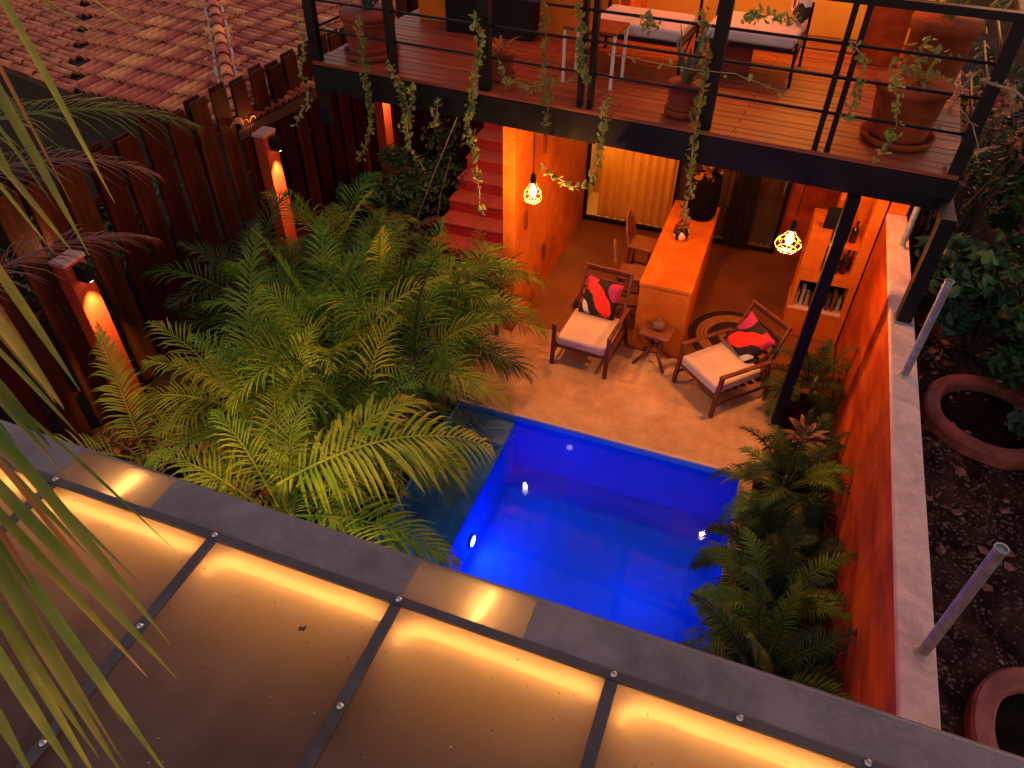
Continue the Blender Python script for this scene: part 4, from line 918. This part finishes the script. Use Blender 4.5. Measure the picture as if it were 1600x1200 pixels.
BLADES=[
  ([-1.666, 1.237, 5.293],[-1.237, 0.998, 4.875],0.0447),
  ([-1.511, 1.04, 5.176],[-1.134, 0.822, 4.875],0.0491),
  ([-1.52, 0.959, 5.019],[-1.284, 0.902, 4.792],0.0381),
  ([-1.807, 1.232, 5.041],[-1.576, 1.155, 4.871],0.0209),
  ([-1.322, 0.754, 4.951],[-1.05, 0.636, 4.721],0.0433),
  ([-1.198, 0.637, 4.93],[-1.029, 0.583, 4.731],0.0547),
  ([-1.17, 0.566, 4.844],[-0.992, 0.513, 4.719],0.0484),
  ([-1.117, 0.53, 4.86],[-0.958, 0.492, 4.684],0.0282),
  ([-1.068, 0.479, 4.863],[-0.701, 0.365, 4.525],0.0443),
  ([-1.0, 0.406, 4.835],[-0.651, 0.321, 4.534],0.0460),
  ([-1.252, 0.538, 4.695],[-0.928, 0.495, 4.374],0.0273),
  ([-1.022, 0.387, 4.748],[-0.56, 0.201, 4.523],0.0424),
  ([-0.967, 0.347, 4.759],[-0.619, 0.179, 4.523],0.0423),
  ([-1.002, 0.333, 4.683],[-0.709, 0.176, 4.404],0.0424),
  ([-0.894, 0.259, 4.714],[-0.676, 0.155, 4.519],0.0403),
  ([-0.878, 0.216, 4.662],[-0.733, 0.133, 4.518],0.0351),
  ([-1.14, 0.487, 4.749],[-0.879, 0.421, 4.578],0.0273),
  ([-2.2, 1.595, 5.126],[-1.861, 1.686, 4.94],0.0210),
  ([-2.221, 1.649, 5.191],[-1.719, 1.726, 4.927],0.0175),
  ([-2.167, 1.508, 5.021],[-1.96, 1.584, 4.87],0.0175),
  ([-2.242, 1.704, 5.257],[-1.871, 1.569, 4.971],0.0210),
  ([-2.019, 1.329, 4.925],[-1.702, 1.2, 4.666],0.0233),
]
VL = ['vine trailing over the banded pot at the left corner of the balcony', 'short vine hanging below the deck left of the second post', 'vine curling below the deck between the second and third posts', 'small vine tuft on the beam left of the third post',
      'leafy vine running down the thick third balcony post', 'thin vine hanging in front of the red stairs', 'long thin vine hanging beside the white legged table', 'looping vine hanging in front of the amber curtain',
      'dense vine wound round the double post of the railing', 'long vine running down the central post to the counter', 'vine hanging from the far left corner post', 'short vine tuft before the left bench', 'leafy vine lying across the right bench', 'small vine spilling from the large plain terracotta pot',
      'dry pale vine at the right end of the balcony', 'thin vine by the double post near the large pot', 'vine arching over the deck beside the white legged table', 'pale bare runner crossing the railing right of the central post']
for i, pts in enumerate(VINES):
    r = random.Random(40+i); P = [Vector(p) for p in pts]; fine = []
    for k in range(len(P)-1):
        for q in range(5): t = q/5; fine.append(P[k].lerp(P[k+1], t)+Vector((r.uniform(-.012, .012), r.uniform(-.02, .02), r.uniform(-.008, .008))))
    fine.append(P[-1]); org = P[0]
    t = thing('hanging_vine', VL[i], 'vine', org, 0, 'vines trailing from the balcony')
    MB().tube([p-org for p in fine], .0045, 5).build('stem', m_stem, t, smooth=True)
    mb = MB(); dens = 7 if i in (4, 8, 9, 0) else (1 if i in (14, 17) else 4)
    for p in fine:
        for q in range(dens):
            if r.random() < .25: continue
            o = p-org+Vector((r.uniform(-.04, .04), r.uniform(-.04, .02), r.uniform(-.03, .03)))
            leafquad(mb, o, r.uniform(.035, .085), r, 1.2)
    mb.build('leaves', m_vine if i != 14 else m_dry, t)
r = random.Random(90)
for i, (a, b) in enumerate((((1.30, 6.30, 3.75), (1.75, 6.1, 3.62)), ((1.35, 6.5, 3.0), (1.62, 6.3, 3.3)), ((1.2, 6.5, 3.3), (1.26, 6.4, 3.75)))):
    mb = MB(); a = Vector(a); b = Vector(b); mid = (a+b)/2+Vector((0, 0, .05)); mb.tube([a, mid, b], [.012, .009, .005], 6); 
    for k in range(6): leafquad(mb, a.lerp(b, r.random())+Vector((0, 0, .03)), r.uniform(.04, .08), r, 1)
    tag(mb.build('dry_branch', m_stem), ('dry branch reaching out to the right from the end of the railing', 'dry branch beside the deck corner at the right', 'upright pale branch at the right end of the railing')[i], 'branch', 'dry branches at the balcony end')

# ------------------------------------------------------------------ near roof: grey ledge and translucent lit panels
ZP = 3.5
nr = thing('canopy_roof', 'near roof of translucent brown panels lit along their edge, with grey ledge', 'canopy roof', (0, 1.1, ZP))
def panelmat(name, base, base2, tf, tr_c, clear):
    m = mat(name, base, base2, .34, 1.6, .06, 90, stain=.4, sscale=3.2, c3=tuple((a+b)/2 for a, b in zip(base, base2)), spec=.45); t = m.node_tree; n = t.nodes; L = t.links
    b = n['Principled BSDF']; tr = n.new('ShaderNodeBsdfTranslucent'); tr.inputs[0].default_value = (*tr_c, 1)
    tp_ = n.new('ShaderNodeBsdfTransparent'); tp_.inputs[0].default_value = (*tr_c, 1)
    m1 = n.new('ShaderNodeMixShader'); m1.inputs[0].default_value = tf; L.new(b.outputs[0], m1.inputs[1]); L.new(tr.outputs[0], m1.inputs[2])
    m2 = n.new('ShaderNodeMixShader'); m2.inputs[0].default_value = clear; L.new(m1.outputs[0], m2.inputs[1]); L.new(tp_.outputs[0], m2.inputs[2])
    L.new(m2.outputs[0], n['Material Output'].inputs[0])
    # dust specks and faint corrugation
    bs = [x for x in n if x.type == 'BUMP'][0]; tc = [x for x in n if x.type == 'TEX_COORD'][0]
    wv = n.new('ShaderNodeTexWave'); wv.inputs['Scale'].default_value = 34; wv.inputs['Distortion'].default_value = .6; L.new(tc.outputs['Object'], wv.inputs[0])
    ad = n.new('ShaderNodeMath'); ad.operation = 'MULTIPLY_ADD'; ad.inputs[1].default_value = .35; L.new(wv.outputs[0], ad.inputs[0]); L.new(bs.inputs['Height'].links[0].from_socket, ad.inputs[2]); L.new(ad.outputs[0], bs.inputs['Height'])
    return m
m_panel = panelmat('amber_panel', (.17, .12, .115), (.075, .052, .05), .46, (1, .74, .46), .05)
m_lpanel = panelmat('pale_panel', (.36, .30, .27), (.28, .23, .21), .6, (1, .78, .5), .05)
JX = [-3.62, -2.92, -2.215, -1.50, -.785, -.07, .645, 1.35]
m_led = emit('led_glow', (1, .70, .34), 185)
for i in range(len(JX)-1):
    a, b = JX[i]+.0195, JX[i+1]-.0195
    MB().box(a, b, -1.0, -.0195, -.006, 0).build('panel', m_panel, nr)
    ls = MB().tube([(a+.035, -.13, -.038), (a+.04, -.095, -.036), (a+.065, -.072, -.034), (a+.11, -.066, -.034), (b-.01, -.066, -.034)], .004, 6).build('light_strip', m_led, nr, smooth=True)
    # board added under the panel to reflect the strip light up through it
    MB().box(a-.012, b+.012, -1.0, -.026, -.15, -.14).build('reflector_board', m_under if 'm_under' in globals() else globals().setdefault('m_under', mat('under_boarding', (.20, .13, .10), (.11, .07, .055), .8, 2, .1)), nr)
for x in JX:
    MB().box(x-.019, x+.019, -1.0, -.0205, -.005, .006).build('clamp_strip', m_clamp, nr, .002)
    MB().box(x-.006, x+.006, -1.0, -.02, -.19, -.006).build('divider', m_under, nr)
MB().box(-3.7, 1.75, -.019, .0115, -.006, .009).build('clamp_strip', m_clamp, nr, .002)
MB().box(-3.7, 1.75, -.018, -.012, -.20, -.007).build('divider', m_under, nr)
scr = MB().lathe([(.0115, 0), (.0115, .002), (.0075, .003), (.007, .007), (.004, .009)], 10).mesh('screw', mat('screw_head', (.5, .5, .55), (.2, .2, .25), .25, 4, 0, metal=.9), True)
wsh = MB().lathe([(.0125, -.001), (.0125, .001), (.008, .0015)], 12).mesh('washer', m_black)
sp = [(x, 0) for x in JX]+[(.30, 0)]+[(x, -.37) for x in JX[1:]]+[(x, -.75) for x in JX]
for x, y in sp:
    z = .0095 if y == 0 else .0065; o = link('screw', scr, nr, loc=(x, y, z)); link('washer', wsh, o)
# ledge with two glowing inset plates
LP = [(-2.24, -1.80), (-.785, -.365)]
xs = [-3.7]+[v for p in LP for v in p]+[1.75]
for k in range(0, len(xs), 2):
    MB().box(xs[k], xs[k+1], .0125, .165, -.03, .002).build('ledge', m_ledge, nr, .004)
for a, b in LP:
    MB().box(a+.001, b-.001, .0125, .163, -.012, 0).build('light_panel', m_lpanel, nr)
    MB().box(a, b, .0125, .163, -.13, -.12).build('reflector_board', m_under, nr)
    MB().box(a-.005, a, .0125, .163, -.13, -.03).box(b, b+.005, .0125, .163, -.13, -.03).box(a, b, .158, .1625, -.12, -.0125).build('divider', m_under, nr)
    c = a+(b-a)*.62
    MB().tube([(c-.012, .02, -.03), (c+.012, .15, -.04)], .0028, 6).build('light_strip', emit('led_glow_soft', (1, .70, .34), 420) if 'led_glow_soft' not in bpy.data.materials else bpy.data.materials['led_glow_soft'], nr)
MB().box(-3.7, 1.75, .163, .172, -.20, -.001).build('fascia', m_ledge, nr)
# near building below (out of view; it carries the roof and the added garden lamps)
nb_ = tag(MB().box(-6.0, 1.5, .95, 1.10, -.1, 3.25).build('facade_wall', m_orange), 'orange wall of the near building under the grey ledge', 'wall')
for i, (x, e) in enumerate(((-4.5, 130), (-3.0, 170), (-1.2, 4))):  # added out of view to throw warm light on the palms
    t = thing('garden_fill_lamp', 'added warm lamp on the near facade, '+('leftmost', 'middle', 'rightmost')[i], 'lamp', (x, 1.12, 2.75), 0, 'added lamps on the near facade')
    MB().box(-.05, .05, 0, .08, -.1, .1).build('fixture', m_black, t, .005)
    lamp('garden_fill_light', (0, .14, 0), e, (1, .70, .34), t, .06, 'SPOT', (.45, 2.3, -2.0), 88, 1.0)
# specks of debris on the panels
r = random.Random(77); db = MB()
for i in range(520):
    x = r.uniform(-2.9, 1.3); y = r.uniform(-.95, -.05); s = r.uniform(.001, .0042); c, d = s, s*r.uniform(.5, 1)
    db.add([(x-c, 1.1+y, ZP+.001), (x, 1.1+y-d, ZP+.001), (x+c, 1.1+y, ZP+.001), (x, 1.1+y+d, ZP+.001), (x, 1.1+y, ZP+.001+s*.6)], [(0, 1, 4), (1, 2, 4), (2, 3, 4), (3, 0, 4)])
db.build('dust_specks', m_rock, kind='stuff')
db = MB()
for i in range(420):
    x = r.gauss(-.6, 1.1); y = -1+.93*r.random()**.7; s = r.uniform(.0007, .0026)*(1.6 if r.random() < .08 else 1); e_ = r.uniform(.3, 1)
    if not -3.5 < x < 1.6: continue
    db.add([(x-s, 1.1+y, ZP+.001), (x, 1.1+y-s*e_, ZP+.001), (x+s, 1.1+y, ZP+.001), (x, 1.1+y+s*e_, ZP+.001), (x, 1.1+y, ZP+.0012+s*.5)], [(0, 1, 4), (1, 2, 4), (2, 3, 4), (3, 0, 4)])
db.build('pale_grit', mat('pale_grit', (.7, .55, .5), (.4, .3, .28), .9), kind='stuff')
for i, (x, y, s) in enumerate(((-1.02, .90, .011), (-.86, .47, .008))):
    mb = MB(); 
    for k in range(4): leafquad(mb, (r.uniform(-s, s)*.6, r.uniform(-s, s)*.6, s*.4), s*1.6, r, .6)
    tag(mb.build('dead_leaf', m_bark, loc=(x, y, ZP+.003)), ('tiny dark dead leaf lying on the lit part of the panel', 'tiny dead leaf on the shaded part of the panel')[i], 'leaf')

# ------------------------------------------------------------------ near palm blades at the left
np_ = thing('coconut_palm', 'palm with long blurred leaflets very close on the left side', 'palm', (-2.6, .4, 3.4))
org = Vector((-2.6, .4, 3.4))
rach = [Vector(p) for p in ((-2.5, .5, 3.2), (-2.45, .95, 4.2), (-2.35, 1.5, 5.0), (-2.0, 1.45, 5.35), (-1.7, 1.15, 5.27), (-1.45, .9, 5.1), (-1.2, .62, 4.9), (-1.02, .40, 4.78), (-.9, .2, 4.66))]
MB().tube([p-org for p in rach], [.05, .035, .025, .02, .016, .013, .011, .009, .005], 8).build('midrib', m_stem, np_, smooth=True)
BL2 = []
rq = random.Random(31)
for (a, b, wd) in BLADES:
    BL2.append((a, b, wd))
    for k in range(1):
        j = Vector((rq.uniform(-.05, .05), rq.uniform(-.05, .05), rq.uniform(-.05, .05))); t_ = rq.uniform(-.25, .05)
        a_ = Vector(a)+j; b_ = Vector(b)+j*1.2+(Vector(b)-Vector(a))*t_; BL2.append((tuple(a_), tuple(b_), wd*rq.uniform(.45, .9)))
for i, (a, b, wd) in enumerate(BL2):
    a = Vector(a); b = Vector(b); wd *= .38
    # root each blade on the midrib
    q = min(range(len(rach)*6-6), key=lambda k: (rach[k//6].lerp(rach[k//6+1], (k % 6)/6)-a).length) if a.x > -1.9 else None
    pts = []; N = 12; L = (b-a).length; sg = Vector((0, 0, 1))*L*.04
    if q is not None:
        root = rach[q//6].lerp(rach[q//6+1], (q % 6)/6); pts.append((root, .2))
    for k in range(N+1):
        t = k/N; pts.append((a.lerp(b, t)+sg*math.sin(math.pi*t), 1 if t < .5 else max(.06, (1-((t-.5)/.5)**1.6))))
    mb = MB(); tip = MB()
    def strip(mb, seg):
        o = len(mb.v)
        for j, (p, ww) in enumerate(seg):
            T = (seg[min(j+1, len(seg)-1)][0]-seg[max(j-1, 0)][0]).normalized(); vd = (p-Vector((0, 0, 5.6))).normalized()
            S = T.cross(Vector((.25*math.sin(i*2.1), .2*math.cos(i*1.3), 1))).normalized(); n_ = S.cross(T)
            h = wd*.5*ww
            mb.v += [tuple(p-org-S*h+n_*h*.3), tuple(p-org), tuple(p-org+S*h+n_*h*.3), ]
        for j in range(len(seg)-1):
            a_ = o+j*3; mb.f += [(a_, a_+1, a_+4, a_+3), (a_+1, a_+2, a_+5, a_+4)]
    if wd > .014 and i % 2:
        strip(mb, pts[:-1]); lo = mb.build('leaflet', m_blade, np_, smooth=True); strip(tip, pts[-2:]); tip.build('dry_tip', m_bladetip, lo, smooth=True)
    else:
        strip(mb, pts); mb.build('leaflet', m_palm_o if i % 8 == 1 else m_blade, np_, smooth=True)
# a finer frond behind them
fp_ = thing('coconut_palm', 'feathery palm frond with thin pinkish leaflets at the left edge, over the fence', 'palm', (-3.9, 1.6, 3.3))
m_pinkish = leafmat('pinkish_dry_leaflet', (.34, .16, .12), (.16, .10, .05))
frond(fp_, (0, 0, 0), math.radians(70), .35, 1.5, m_pinkish, 1.0, 40, .42, .010, .3, .1)
frond(fp_, (-.1, .2, .5), math.radians(62), .3, 1.5, m_pinkish, 1.1, 44, .45, .010, .3, .1)
frond(fp_, (-.3, .4, .7), math.radians(48), .25, 1.7, m_blade, .8, 44, .5, .010, .3, .1)
MB().tube([(-.3, -.6, -3.3), (-.25, -.3, -1), (-.1, 0, .7)], [.09, .07, .04], 10).build('trunk', m_bark, fp_, smooth=True)
